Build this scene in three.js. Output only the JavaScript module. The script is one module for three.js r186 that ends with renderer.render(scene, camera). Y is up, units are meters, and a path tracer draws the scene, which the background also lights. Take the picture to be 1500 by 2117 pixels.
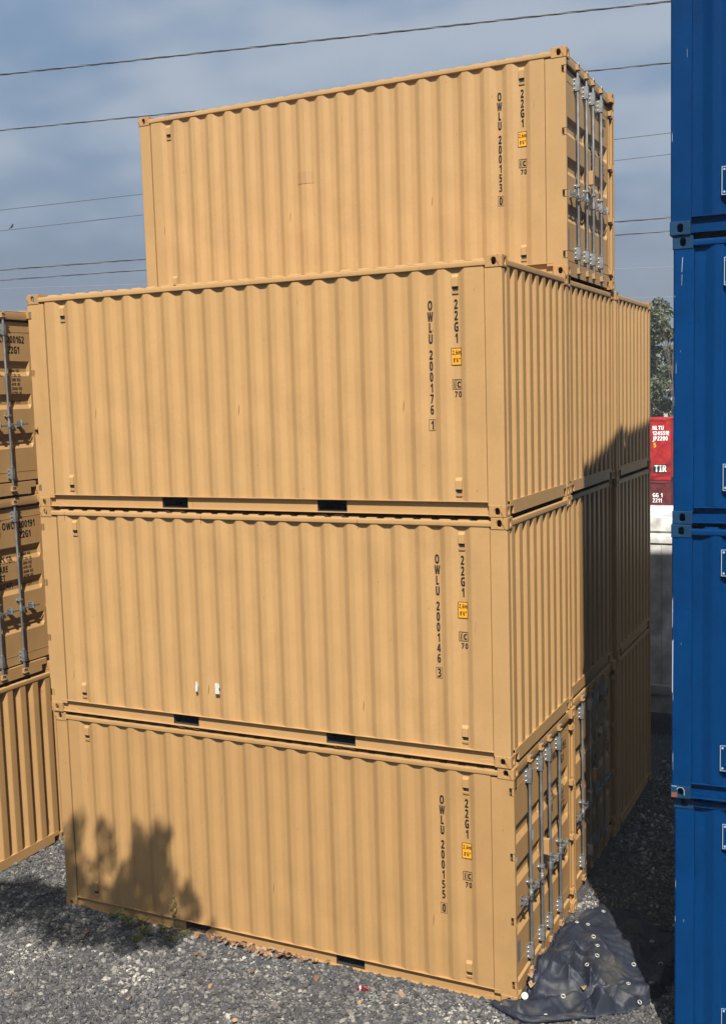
import * as THREE from 'three';
import { mergeGeometries, mergeVertices, toCreasedNormals } from 'three/addons/utils/BufferGeometryUtils.js';
import { FontLoader } from 'three/addons/loaders/FontLoader.js';
import { ImprovedNoise } from 'three/addons/math/ImprovedNoise.js';

// ---------------------------------------------------------------- camera
const scene = new THREE.Scene();
const camera = new THREE.PerspectiveCamera(50.58, 725 / 1024, 0.1, 900);
camera.position.set(3.3916, 6.4418, 10.3152);
camera.rotation.set(-0.1066, 0.4531, -0.0292, 'YXZ');
scene.add(camera);
camera.updateMatrixWorld(true);

const renderer = new THREE.WebGLRenderer({ antialias: true });
renderer.setSize(725, 1024);
renderer.shadowMap.enabled = true;
renderer.shadowMap.type = THREE.PCFSoftShadowMap;
renderer.toneMapping = THREE.LinearToneMapping;
renderer.toneMappingExposure = 2.0;

// ---------------------------------------------------------------- noise
let seed = 7;
const rnd = () => { seed = (seed * 1664525 + 1013904223) >>> 0; return seed / 4294967296; };
const rr = (a, b) => a + (b - a) * rnd();
const PN = new ImprovedNoise();
const fbm = (x, y, z, o = 4) => { let s = 0, a = 0.5, f = 1; for (let i = 0; i < o; i++) { s += a * PN.noise(x * f + i * 17.3, y * f + i * 5.1, z * f + i * 9.7); a *= 0.5; f *= 2.03; } return s; };
const clamp = (x, a, b) => Math.min(b, Math.max(a, x));
const sstep = (a, b, x) => { const t = clamp((x - a) / (b - a), 0, 1); return t * t * (3 - 2 * t); };
const lin = (hex) => new THREE.Color(hex);

// ---------------------------------------------------------------- sky and sun
const SUN = new THREE.Vector3(0.272, 0.788, 0.552).normalize();
{
  const w = 1024, h = 512, data = new Float32Array(w * h * 4);
  const low = [0.112, 0.127, 0.149], mid = [0.108, 0.151, 0.215], top = [0.096, 0.160, 0.262], cl = [0.208, 0.238, 0.280];
  for (let j = 0; j < h; j++) {
    const el = ((j + 0.5) / h - 0.5) * Math.PI;
    for (let i = 0; i < w; i++) {
      const az = ((i + 0.5) / w - 0.5) * 2 * Math.PI;
      const y = Math.sin(el), c = Math.cos(el), x = Math.cos(az) * c, z = Math.sin(az) * c;
      const e = Math.max(0, el);
      const a = sstep(0, 0.24, e), b = sstep(0.12, 0.62, e);
      const ky = Math.max(0.10, y) + 0.12, qx = x / ky, qz = z / ky;
      let n = fbm(qx * 1.2 + 3.1, qz * 1.7 + 8.2, 2.2, 6) * 1.1 + fbm(qx * 0.45 + 11, qz * 0.5, 5.5, 4) * 0.9;
      let m = sstep(-0.16, 0.46, n + 0.35 * fbm(qx * 5.1, qz * 7.3, 9.1, 4)) * sstep(0.02, 0.28, e) * 0.9;
      const k = (j * w + i) * 4;
      const ang = Math.acos(clamp(x * SUN.x + y * SUN.y + z * SUN.z, -1, 1)), au = 0.85 * Math.exp(-ang / 0.20) + 0.10 * Math.exp(-ang / 0.5); // hazy glow round the sun, added to warm and lift the shade
      for (let q = 0; q < 3; q++) {
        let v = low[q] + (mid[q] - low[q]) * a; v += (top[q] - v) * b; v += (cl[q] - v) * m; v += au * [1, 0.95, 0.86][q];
        data[k + q] = v;
      }
      data[k + 3] = 1;
    }
  }
  const t = new THREE.DataTexture(data, w, h, THREE.RGBAFormat, THREE.FloatType);
  t.mapping = THREE.EquirectangularReflectionMapping; t.magFilter = t.minFilter = THREE.LinearFilter; t.needsUpdate = true;
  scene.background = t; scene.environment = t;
}
const sun = new THREE.DirectionalLight(new THREE.Color(1, 0.945, 0.86), 4.7);
sun.position.copy(SUN).multiplyScalar(60).add(new THREE.Vector3(-2, 0, -3));
sun.target.position.set(-2, 0, -3);
sun.castShadow = true; sun.shadow.radius = 1.0; sun.shadow.mapSize.set(4096, 4096);
Object.assign(sun.shadow.camera, { left: -30, right: 30, top: 30, bottom: -30, near: 1, far: 160 });
sun.shadow.bias = -0.0005;
scene.add(sun, sun.target);
scene.fog = new THREE.FogExp2(new THREE.Color(0.60, 0.68, 0.78), 0.0007);

// ---------------------------------------------------------------- naming helpers
const used = new Map();
const numbered = (n) => { const k = used.get(n) ?? 0; used.set(n, k + 1); return k ? n + '_' + String(k).padStart(3, '0') : n; };
function tag(o, label, category, group, kind) { if (label) o.userData.label = label; if (category) o.userData.category = category; if (group) o.userData.group = group; if (kind) o.userData.kind = kind; return o; }
function thing(name, pos, turn = 0) { const g = new THREE.Group(); g.name = numbered(name); g.position.set(...pos); g.rotation.y = turn; scene.add(g); return g; }
function mesh(name, geo, mat, parent = scene) { const m = new THREE.Mesh(geo, mat); m.name = parent === scene ? numbered(name) : name; m.castShadow = m.receiveShadow = true; parent.add(m); return m; }

// ---------------------------------------------------------------- geometry helpers
function boxUV(g, s = 1, ox = 0, oy = 0) {
  if (g.index) g = g.toNonIndexed();
  const p = g.attributes.position, uv = new Float32Array(p.count * 2), a = new THREE.Vector3(), b = new THREE.Vector3(), c = new THREE.Vector3();
  for (let i = 0; i < p.count; i += 3) {
    a.fromBufferAttribute(p, i); b.fromBufferAttribute(p, i + 1).sub(a); c.fromBufferAttribute(p, i + 2).sub(a); b.cross(c);
    const x = Math.abs(b.x), y = Math.abs(b.y), z = Math.abs(b.z);
    for (let k = 0; k < 3; k++) {
      const X = p.getX(i + k), Y = p.getY(i + k), Z = p.getZ(i + k);
      const [u, v] = y > x && y > z ? [X, Z] : x > z ? [Z, Y] : [X, Y];
      uv[(i + k) * 2] = u * s + ox; uv[(i + k) * 2 + 1] = v * s + oy;
    }
  }
  g.setAttribute('uv', new THREE.BufferAttribute(uv, 2));
  return g;
}
function clean(g) { g = g.index ? g.toNonIndexed() : g.clone(); for (const k of Object.keys(g.attributes)) if (k !== 'position' && k !== 'normal') g.deleteAttribute(k); if (!g.attributes.normal) g.computeVertexNormals(); return g; }
const join = (list) => boxUV(mergeGeometries(list.map(clean)), 0.5);
function bx(x0, x1, y0, y1, z0, z1) { const g = new THREE.BoxGeometry(Math.abs(x1 - x0), Math.abs(y1 - y0), Math.abs(z1 - z0)); g.translate((x0 + x1) / 2, (y0 + y1) / 2, (z0 + z1) / 2); return g; }
function rbx(x0, x1, y0, y1, z0, z1, r = 0.005) { // box with chamfered long edges, extruded along its longest side
  const d = [Math.abs(x1 - x0), Math.abs(y1 - y0), Math.abs(z1 - z0)], ax = d.indexOf(Math.max(...d));
  const [w, h] = ax === 0 ? [d[2], d[1]] : ax === 1 ? [d[0], d[2]] : [d[0], d[1]];
  const s = new THREE.Shape(), a = w / 2, b = h / 2;
  s.moveTo(-a + r, -b); s.lineTo(a - r, -b); s.quadraticCurveTo(a, -b, a, -b + r); s.lineTo(a, b - r); s.quadraticCurveTo(a, b, a - r, b); s.lineTo(-a + r, b); s.quadraticCurveTo(-a, b, -a, b - r); s.lineTo(-a, -b + r); s.quadraticCurveTo(-a, -b, -a + r, -b);
  const g = new THREE.ExtrudeGeometry(s, { depth: d[ax], bevelEnabled: false, curveSegments: 3 });
  g.translate(0, 0, -d[ax] / 2);
  if (ax === 0) g.rotateY(Math.PI / 2); else if (ax === 1) g.rotateX(Math.PI / 2);
  g.translate((x0 + x1) / 2, (y0 + y1) / 2, (z0 + z1) / 2);
  return toCreasedNormals(g, 0.6);
}
function cyl(a, b, r0, r1 = r0, n = 10) {
  const A = new THREE.Vector3(...a), B = new THREE.Vector3(...b), d = B.clone().sub(A);
  const g = new THREE.CylinderGeometry(r1, r0, d.length(), n);
  g.applyQuaternion(new THREE.Quaternion().setFromUnitVectors(new THREE.Vector3(0, 1, 0), d.clone().normalize()));
  const m = A.add(B).multiplyScalar(0.5); g.translate(m.x, m.y, m.z); return g;
}
function flip(g) { g = clean(g); const p = g.attributes.position.array, n = g.attributes.normal.array; for (let i = 0; i < p.length; i += 9) for (let k = 0; k < 3; k++) { let t = p[i + 3 + k]; p[i + 3 + k] = p[i + 6 + k]; p[i + 6 + k] = t; t = n[i + 3 + k]; n[i + 3 + k] = n[i + 6 + k]; n[i + 6 + k] = t; } return g; }
function mirror(g, axis, about) { // mirrored copy across the plane axis = about
  const q = clean(g), s = [1, 1, 1]; s['xyz'.indexOf(axis)] = -1;
  const p = q.attributes.position, n = q.attributes.normal;
  for (let i = 0; i < p.count; i++) { const v = [p.getX(i), p.getY(i), p.getZ(i)], m = [n.getX(i), n.getY(i), n.getZ(i)], k = 'xyz'.indexOf(axis); v[k] = 2 * about - v[k]; m[k] = -m[k]; p.setXYZ(i, ...v); n.setXYZ(i, ...m); }
  return flip(q);
}
function roundLine(pts, r, n = 3) {
  const out = [pts[0]];
  for (let i = 1; i < pts.length - 1; i++) {
    const [a, b, c] = [pts[i - 1], pts[i], pts[i + 1]], l1 = Math.hypot(b[0] - a[0], b[1] - a[1]), l2 = Math.hypot(c[0] - b[0], c[1] - b[1]), q = Math.min(r, l1 * 0.45, l2 * 0.45);
    const p0 = [b[0] + (a[0] - b[0]) * q / l1, b[1] + (a[1] - b[1]) * q / l1], p1 = [b[0] + (c[0] - b[0]) * q / l2, b[1] + (c[1] - b[1]) * q / l2];
    for (let k = 0; k <= n; k++) { const t = k / n, u = 1 - t; out.push([u * u * p0[0] + 2 * u * t * b[0] + t * t * p1[0], u * u * p0[1] + 2 * u * t * b[1] + t * t * p1[1]]); }
  }
  out.push(pts.at(-1)); return out;
}
function sheet(line, t0, t1, place, up = 1) { // a bent sheet: a profile swept from t0 to t1
  const pos = [], idx = [], n = line.length, R = up + 1;
  for (let j = 0; j < R; j++) for (const [a, d] of line) pos.push(...place(a, d, t0 + (t1 - t0) * j / up));
  for (let j = 0; j < up; j++) for (let i = 0; i < n - 1; i++) { const a = j * n + i; idx.push(a, a + 1, a + n + 1, a, a + n + 1, a + n); }
  const g = new THREE.BufferGeometry(); g.setAttribute('position', new THREE.Float32BufferAttribute(pos, 3)); g.setIndex(idx); g.computeVertexNormals(); return g;
}
const cache = new Map();
const once = (k, f) => { if (!cache.has(k)) cache.set(k, f()); return cache.get(k); };

// ---------------------------------------------------------------- textures and materials
function tex(w, h, f, srgb = true, rep = true) {
  const d = new Uint8Array(w * h * 4);
  for (let j = 0; j < h; j++) for (let i = 0; i < w; i++) { const c = f(i / w, j / h, i, j), k = (j * w + i) * 4; d[k] = clamp(c[0], 0, 1) * 255; d[k + 1] = clamp(c[1], 0, 1) * 255; d[k + 2] = clamp(c[2], 0, 1) * 255; d[k + 3] = 255; }
  const t = new THREE.DataTexture(d, w, h); if (srgb) t.colorSpace = THREE.SRGBColorSpace;
  t.magFilter = THREE.LinearFilter; t.minFilter = THREE.LinearMipmapLinearFilter; t.generateMipmaps = true; if (rep) t.wrapS = t.wrapT = THREE.RepeatWrapping; t.needsUpdate = true; return t;
}
// tileable noise: torus lookup
const tile = (u, v, f, o, z = 0) => { let s = 0, a = 0.5; for (let i = 0; i < o; i++) { const F = f * 2 ** i, x = u * F, y = v * F; const fx = Math.floor(x) / F; void fx; const A = PN.noise(x, y, z + i), B = PN.noise(x - F, y, z + i), C = PN.noise(x, y - F, z + i), D = PN.noise(x - F, y - F, z + i); s += a * ((A * (1 - u) + B * u) * (1 - v) + (C * (1 - u) + D * u) * v); a *= 0.55; } return s; };
function paintTex(chipCount, chip, scratch, amp) {
  const N = 1024, marks = new Float32Array(N * N), hue = new Float32Array(N * N);
  for (let c = 0; c < chipCount; c++) { // small chips, scuffs and run marks with an outline of their own
    const x = rnd() * N, y = rnd() * N, L = rnd() < 0.35 ? rr(8, 42) : rr(1.5, 5), W = rr(0.8, 2.2), an = rnd() < 0.7 ? Math.PI / 2 + rr(-0.15, 0.15) : rr(0, 3.1), st = rr(0.25, 0.9), kind = rnd() < scratch ? 1 : 0;
    for (let t = -L; t <= L; t += 0.7) for (let q = -W; q <= W; q += 0.7) {
      const X = Math.floor(x + Math.cos(an) * t - Math.sin(an) * q + N) % N, Y = Math.floor(y + Math.sin(an) * t + Math.cos(an) * q + N) % N, k = Y * N + X, v = st * (1 - (t / L) ** 2) * (0.6 + 0.4 * rnd());
      if (v > marks[k]) { marks[k] = v; hue[k] = kind; }
    }
  }
  return tex(N, N, (u, v, i, j) => {
    const n = tile(u, v, 5, 5, 1.3), f = tile(u, v, 60, 2, 8.8), st = tile(u, v * 0.13, 22, 3, 4.4);
    const b = 0.93 + amp * (n * 0.9 + f * 0.5 + st * 0.4), m = marks[j * N + i], C = hue[j * N + i] ? chip[1] : chip[0];
    return [0, 1, 2].map((q) => b * (1 - m) + C[q] * m);
  });
}
const tanMap = paintTex(16, [[0.55, 0.40, 0.30], [0.78, 0.72, 0.66]], 0.5, 0.075);
const castMap = paintTex(900, [[0.42, 0.24, 0.14], [0.62, 0.50, 0.38]], 0.3, 0.12);
const blueCastMap = paintTex(1500, [[0.55, 0.75, 0.80], [1, 1, 1]], 0.5, 0.2);
const blueMap = paintTex(300, [[0.45, 0.62, 0.70], [1.0, 1.0, 1.0]], 0.6, 0.14);
const grimeMap = tex(512, 512, (u, v) => { const n = tile(u, v, 6, 6, 3.3) * 0.5 + 0.82; return [n, n, n]; });
const orange = tex(512, 512, (u, v) => { const n = 0.5 + 0.5 * tile(u, v, 90, 2, 6.1) + 0.25 * tile(u, v, 4, 3, 2.2); return [n, n, n]; }, false);
const paint = (hex, map, rough = 0.52, k = 1) => new THREE.MeshPhysicalMaterial({ color: new THREE.Color(hex).multiplyScalar(k), map, roughness: rough, metalness: 0, specularIntensity: 0.4, bumpMap: orange, bumpScale: 0.0006, side: THREE.DoubleSide });
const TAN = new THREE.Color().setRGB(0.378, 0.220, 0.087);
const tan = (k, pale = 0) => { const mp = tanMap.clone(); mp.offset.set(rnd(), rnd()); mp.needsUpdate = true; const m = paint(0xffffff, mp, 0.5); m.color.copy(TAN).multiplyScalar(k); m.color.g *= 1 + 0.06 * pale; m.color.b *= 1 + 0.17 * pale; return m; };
const plain = (rgb, rough = 0.6, metal = 0, extra = {}) => new THREE.MeshStandardMaterial({ color: new THREE.Color().setRGB(...rgb), roughness: rough, metalness: metal, side: THREE.DoubleSide, ...extra });
const M = {
  galv: plain([0.42, 0.44, 0.45], 0.46, 0.8, { map: grimeMap }),
  rubber: plain([0.018, 0.017, 0.016], 0.8),
  coating: plain([0.022, 0.021, 0.020], 0.85, 0, { map: grimeMap }),
  ink: plain([0.022, 0.013, 0.008], 0.7),
  yellow: plain([0.62, 0.275, 0.006], 0.5),
  black: plain([0.015, 0.014, 0.013], 0.6),
  plate: plain([0.13, 0.135, 0.14], 0.55, 0.2),
  sticker: plain([0.40, 0.42, 0.42], 0.6),
  ghost: plain([0.305, 0.178, 0.070], 0.6),
  white: plain([0.47, 0.46, 0.44], 0.6),
  blueInk: plain([0.10, 0.16, 0.22], 0.6),
  worn: plain([0.26, 0.34, 0.43], 0.55, 0.1),
  rust: plain([0.20, 0.055, 0.025], 0.9, 0, { map: grimeMap }),
};

// ---------------------------------------------------------------- lettering (real outlines, 1 mm proud of the paint)
const bold = await new FontLoader().loadAsync('fonts/droid/droid_sans_bold.typeface.json');
const CAP = (() => { const g = new THREE.ShapeGeometry(bold.generateShapes('H', 1)); g.computeBoundingBox(); return g.boundingBox.max.y; })();
function glyphs(str, h, ws = 0.62, gap = 0.12) { // returns {geo, width}, origin at the lower left, facing +z
  const list = []; let x = 0;
  for (const ch of str) {
    if (ch === ' ') { x += h * 0.45; continue; }
    const sh = bold.generateShapes(ch, h / CAP), g = new THREE.ShapeGeometry(sh, 4); g.scale(ws, 1, 1); g.computeBoundingBox();
    const b = g.boundingBox; g.translate(x - b.min.x, 0, 0); x += b.max.x - b.min.x + h * gap; list.push(clean(g)); const w2 = clean(g); w2.translate(h * 0.045, 0, 0.0004); list.push(w2);
  }
  return { geo: mergeGeometries(list), width: x - h * gap };
}
function column(str, h, pitch, ws = 0.54) { // letters set one under another; centred on x = 0, top at y = 0
  const list = []; let y = 0;
  for (const ch of str) {
    if (ch === ' ') { y -= pitch * 0.45; continue; }
    const { geo, width } = glyphs(ch, h, ch === 'W' ? 0.5 : ws); geo.translate(-width / 2, y - h, 0); list.push(geo); y -= pitch;
  }
  return { geo: mergeGeometries(list), end: y };
}
function frame(x0, x1, y0, y1, t) { return mergeGeometries([[x0, x1, y1 - t, y1], [x0, x1, y0, y0 + t], [x0, x0 + t, y0 + t, y1 - t], [x1 - t, x1, y0 + t, y1 - t]].map(([a, b, c, d]) => { const g = new THREE.PlaneGeometry(b - a, d - c); g.translate((a + b) / 2, (c + d) / 2, 0); return clean(g); })); }

// ---------------------------------------------------------------- the shipping container
// local frame: x = 0 at the right end, -L at the left; z = 0 at the front side, -W at the back; y = 0 at the foot
const L = 6.058, W = 2.438, H = 2.591, STEP = H + 0.004;
const RECESS = { blind: -0.504, door: -0.54 }, PITCH = 0.28;
function sideLine(u0, u1, first) {
  const o = -0.013, i = -0.043, pts = [[u0, -0.034], [u0 - 0.010, -0.034], [u0 - 0.013, o]];
  for (let k = 0; k < 19; k++) { const c = first - PITCH * k; pts.push([c + 0.103, o], [c + 0.038, i], [c - 0.038, i], [c - 0.103, o]); }
  pts.push([u1 + 0.013, o], [u1 + 0.010, -0.034], [u1, -0.034]); return roundLine(pts, 0.013);
}
const geoSide = (kind, back, blue) => once('side' + kind + back + blue, () => {
  const d = kind === 'door', u0 = d ? -0.25 : -0.185, u1 = d ? -L + 0.185 : -L + 0.25, first = d ? RECESS.door : RECESS.blind;
  const line = sideLine(u0, u1, first);
  if (blue) { // another maker's pressing: the first recess lies right beside the left corner post
    const o = -0.010, i = -0.043, pts = [[-0.25, o]]; for (let k = 18; k >= 1; k--) { const c = -L + 0.225 + PITCH * k; pts.push([c + 0.135, o], [c + 0.05, i], [c - 0.035, i], [c - 0.075, o]); } const c = -L + 0.225; pts.push([c + 0.135, o], [c + 0.05, i], [-L + 0.186, i]);
    line.length = 0; line.push(...roundLine(pts, 0.013));
  }
  return boxUV(sheet(line, 0.158, H - 0.06, (a, z, y) => { const q = z + (fbm(a * 0.8, y * 1.1, 3.3, 3) * 0.007) * Math.min(1, (a + L - 0.3) * 3) * Math.min(1, (-a - 0.3) * 3); return [a, y, back ? -W - q : q]; }, 12), 0.5);
});
const geoRoof = () => once('roof', () => { // pressed ribs with sloping ends
  const pts = [[-0.10, 0]]; let x = -0.2;
  while (x > -L + 0.34) { pts.push([x, 0], [x - 0.025, 1], [x - 0.125, 1], [x - 0.15, 0]); x -= 0.209; }
  pts.push([-L + 0.10, 0]);
  const line = roundLine(pts, 0.012, 2), zs = [-0.010, -0.022, -0.060, -W + 0.060, -W + 0.022, -W + 0.010], k = [0, 0, 1, 1, 0, 0], pos = [], idx = [], n = line.length;
  zs.forEach((z, j) => line.forEach(([a, h]) => pos.push(a, H - 0.0385 + 0.0215 * h * k[j], z)));
  for (let j = 0; j < 5; j++) for (let i = 0; i < n - 1; i++) { const a = j * n + i; idx.push(a, a + 1, a + n + 1, a, a + n + 1, a + n); }
  const g = new THREE.BufferGeometry(); g.setAttribute('position', new THREE.Float32BufferAttribute(pos, 3)); g.setIndex(idx); g.computeVertexNormals(); return boxUV(g, 0.5);
});
const oval = (cx, cy, w, h) => { const p = new THREE.Path(), r = w / 2; p.moveTo(cx - r, cy - h / 2 + r); p.absarc(cx, cy - h / 2 + r, r, Math.PI, 2 * Math.PI, false); p.absarc(cx, cy + h / 2 - r, r, 0, Math.PI, false); p.lineTo(cx - r, cy - h / 2 + r); return p; };
const castTan = paint(0xffffff, castMap, 0.55); castTan.color.copy(TAN).multiplyScalar(1.03);
const castBlue = new THREE.MeshPhysicalMaterial({ map: blueCastMap, roughness: 0.55, specularIntensity: 0.3, side: THREE.DoubleSide }); castBlue.color.setRGB(0.006, 0.038, 0.092);
const geoCasting = () => once('casting', () => { // for the front right corner, y from 0; hollow, with an oval opening in the side and end and one on top
  const X = 0.178, Y = 0.118, Z = 0.162, b = 0.004;
  const pl = (w, h, holes, d) => { const s = new THREE.Shape(); s.moveTo(b, b); s.lineTo(w - b, b); s.lineTo(w - b, h - b); s.lineTo(b, h - b); s.lineTo(b, b); s.holes = holes; const g = new THREE.ExtrudeGeometry(s, { depth: d - 2 * b, bevelEnabled: true, bevelThickness: b, bevelSize: b, bevelSegments: 2, curveSegments: 6 }); g.translate(0, 0, b); return toCreasedNormals(g, 0.2); };
  const f = pl(X, Y, [oval(X / 2, Y / 2, 0.058, 0.084)], 0.024); f.translate(-X, 0, -0.024);
  const e = pl(Z - 0.024, Y, [oval((Z - 0.024) / 2, Y / 2, 0.054, 0.082)], 0.024); e.rotateY(Math.PI / 2); e.translate(-0.024, 0, -0.0245);
  const top = bx(-X + 0.004, -0.0245, Y - 0.022, Y - 0.001, -0.0245, -Z + 0.004), bot = bx(-X + 0.004, -0.0245, 0.001, 0.022, -0.0245, -Z + 0.004);
  const bk = bx(-X, -0.0245, 0.0015, Y - 0.0015, -Z, -Z + 0.0035), sd = bx(-X, -X + 0.0035, 0.0018, Y - 0.0018, -0.0245, -Z + 0.0038);
  return join([f, e, top, bot, bk, sd]);
});
const geoTopRail = (back) => once('toprail' + back, () => { const g = rbx(-0.1785, -L + 0.1785, H - 0.097, H - 0.040, -0.066, -0.004, 0.009); return join([back ? mirror(g, 'z', -W / 2) : g]); });
const POCKETS = [[-3.855, -4.215], [-1.795, -2.155]];
const geoBottomRail = (back) => once('botrail' + back, () => {
  const list = [rbx(-0.1785, -L + 0.1785, 0.149, 0.157, -0.062, -0.004, 0.002), rbx(-0.1785, -L + 0.1785, 0.011, 0.018, -0.052, -0.004, 0.002)];
  const ends = [-0.1785, POCKETS[1][0], POCKETS[1][1], POCKETS[0][0], POCKETS[0][1], -L + 0.1785];
  for (let i = 0; i < 6; i += 2) list.push(bx(ends[i], ends[i + 1], 0.0182, 0.1488, -0.052, -0.046));
  for (const [a, b] of [[-0.1785, -0.42], [-L + 0.1785, -L + 0.42]]) { // sloping stiffener at each end of the channel
    const s = new THREE.Shape(); s.moveTo(a, 0.0185); s.lineTo(b, 0.0185); s.lineTo(b - Math.sign(b - a) * 0.08, 0.052); s.lineTo(a, 0.058); s.closePath();
    const g = new THREE.ExtrudeGeometry(s, { depth: 0.012, bevelEnabled: false }); g.translate(0, 0, -0.0455); list.push(g);
  }
  const g = join(list); return back ? boxUV(mirror(g, 'z', -W / 2), 0.5) : g;
});
const geoPocket = (i) => once('pocket' + i, () => { const [a, b] = POCKETS[i]; return join([bx(a, a - 0.006, 0.0185, 0.1485, -0.0455, -W + 0.0455), bx(b + 0.006, b, 0.0185, 0.1485, -0.0455, -W + 0.0455), bx(a - 0.0065, b + 0.0065, 0.141, 0.148, -0.0455, -W + 0.0455), bx(a - 0.0065, b + 0.0065, 0.019, 0.026, -0.056, -W + 0.056), bx(a - 0.007, b + 0.007, 0.027, 0.14, -0.6, -0.606)]); });
const geoFloor = () => once('floor', () => join([bx(-0.07, -L + 0.07, 0.1495, 0.175, -0.063, -W + 0.063), ...[-0.6, -1.2, -2.6, -3.2, -3.6, -4.6, -5.2].map((x) => bx(x, x - 0.045, 0.04, 0.149, -0.07, -W + 0.07))]));
// blind end (p = outward depth at the right end, mapped to x)
const geoBlindPost = (back) => once('bpost' + back, () => {
  const s = new THREE.Shape(), pts = [[-0.185, -0.007], [-0.018, -0.007], [-0.007, -0.018], [-0.007, -0.095], [-0.060, -0.095], [-0.060, -0.05], [-0.185, -0.05]];
  pts.forEach(([x, z], i) => i ? s.lineTo(x, -z) : s.moveTo(x, -z)); s.closePath();
  const g = new THREE.ExtrudeGeometry(s, { depth: H - 0.2365, bevelEnabled: false }); g.rotateX(-Math.PI / 2); // (x, -z, d) -> y up
  const p = g.attributes.position; for (let i = 0; i < p.count; i++) { const z = p.getZ(i); void z; }
  g.translate(0, 0.1182, 0);
  return join([back ? mirror(g, 'z', -W / 2) : g]);
});
const geoEndPanel = () => once('endpanel', () => {
  const o = -0.010, i = -0.056, pts = [[0.093, i], [0.118, i]]; let s = 0.118; const inn = (W - 0.236 - 9 * 0.2) / 8;
  for (let k = 0; k < 9; k++) { pts.push([s + 0.045, o], [s + 0.155, o], [s + 0.2, i]); s += 0.2; if (k < 8) { s += inn; pts.push([s, i]); } }
  pts.push([W - 0.093, i]);
  return boxUV(sheet(roundLine(pts, 0.010, 2), 0.15, H - 0.07, (a, p, y) => [p, y, -a]), 0.5);
});
const geoHeader = (door) => once('header' + door, () => door
  ? join([rbx(-0.10, -0.045, H - 0.142, H - 0.036, -0.163, -W + 0.163, 0.006), rbx(-0.30, -0.045, H - 0.034, H - 0.026, -0.10, -W + 0.10, 0.003)])
  : join([rbx(-0.064, -0.004, H - 0.098, H - 0.036, -0.163, -W + 0.163, 0.008)]));
const geoSill = (door) => once('sill' + door, () => {
  const s = new THREE.Shape(), y1 = door ? 0.182 : 0.152, n0 = 0.17, n1 = 0.275, ny = 0.098;
  s.moveTo(n1, 0.013); s.lineTo(n1, ny); s.lineTo(n0, ny); s.lineTo(n0, y1); s.lineTo(W - n0, y1); s.lineTo(W - n0, ny); s.lineTo(W - n1, ny); s.lineTo(W - n1, 0.013); s.closePath();
  const g = new THREE.ExtrudeGeometry(s, { depth: 0.008, bevelEnabled: false }); g.rotateY(Math.PI / 2); g.translate(door ? -0.053 : -0.012, 0, 0);
  const list = [g, door ? bx(-0.0535, -0.11, 0.174, 0.1815, -0.171, -W + 0.171) : bx(-0.0125, -0.066, 0.144, 0.1515, -0.171, -W + 0.171)];
  const f = door ? -0.045 : -0.004; // the framed lip round each notch
  for (const m of [0, 1]) { const q = [bx(f + 0.001, f - 0.022, ny + 0.0005, ny + 0.0085, -n0, -n1 - 0.008), bx(f + 0.001, f - 0.022, 0.014, ny, -n1 - 0.0005, -n1 - 0.0085)]; for (const b of q) list.push(m ? mirror(b, 'z', -W / 2) : b); }
  return join(list);
});
const geoNotchBack = (door, b) => once('notchback' + door + b, () => { const p = door ? -0.13 : -0.12; return join([b ? bx(p, p - 0.006, 0.014, 0.143, -W + 0.163, -W + 0.30) : bx(p, p - 0.006, 0.014, 0.143, -0.163, -0.30)]); });
// door end
const HINGE_Y = [0.24, 0.94, 1.64, 2.34];
const geoDoorPost = (back) => once('dpost' + back, () => {
  const y0 = 0.1182, y1 = H - 0.1182, s = new THREE.Shape();
  s.moveTo(-0.25, y0); s.lineTo(-0.0045, y0);
  for (const y of HINGE_Y) { s.lineTo(-0.0045, y - 0.044); s.lineTo(-0.056, y - 0.044); s.lineTo(-0.056, y + 0.044); s.lineTo(-0.0045, y + 0.044); }
  s.lineTo(-0.0045, y1); s.lineTo(-0.25, y1); s.closePath();
  const f = new THREE.ExtrudeGeometry(s, { depth: 0.008, bevelEnabled: false }); f.translate(0, 0, -0.0145);
  const list = [f, bx(-0.075, -0.25, y0, y1, -0.0128, -0.055)];
  const ys = [y0, ...HINGE_Y.flatMap((y) => [y - 0.044, y + 0.044]), y1];
  for (let i = 0; i < ys.length; i += 2) list.push(bx(-0.0125, -0.0045, ys[i], ys[i + 1], -0.0128, -0.048));
  list.push(bx(-0.062, -0.074, y0, y1, -0.0129, -0.07));
  const g = join(list); return back ? boxUV(mirror(g, 'z', -W / 2), 0.5) : g;
});
const GROOVES = [1.775, 1.315, 0.765];
const grooveAt = (y) => { let d = 0; for (const c of GROOVES) { const t = Math.abs(y - c); d = Math.max(d, 1 - clamp((t - 0.045) / 0.06, 0, 1)); } return d * 0.036; };
const DF = -0.075; // door face
const LEAF = [[0.075, 1.213], [1.227, W - 0.075]];
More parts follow.
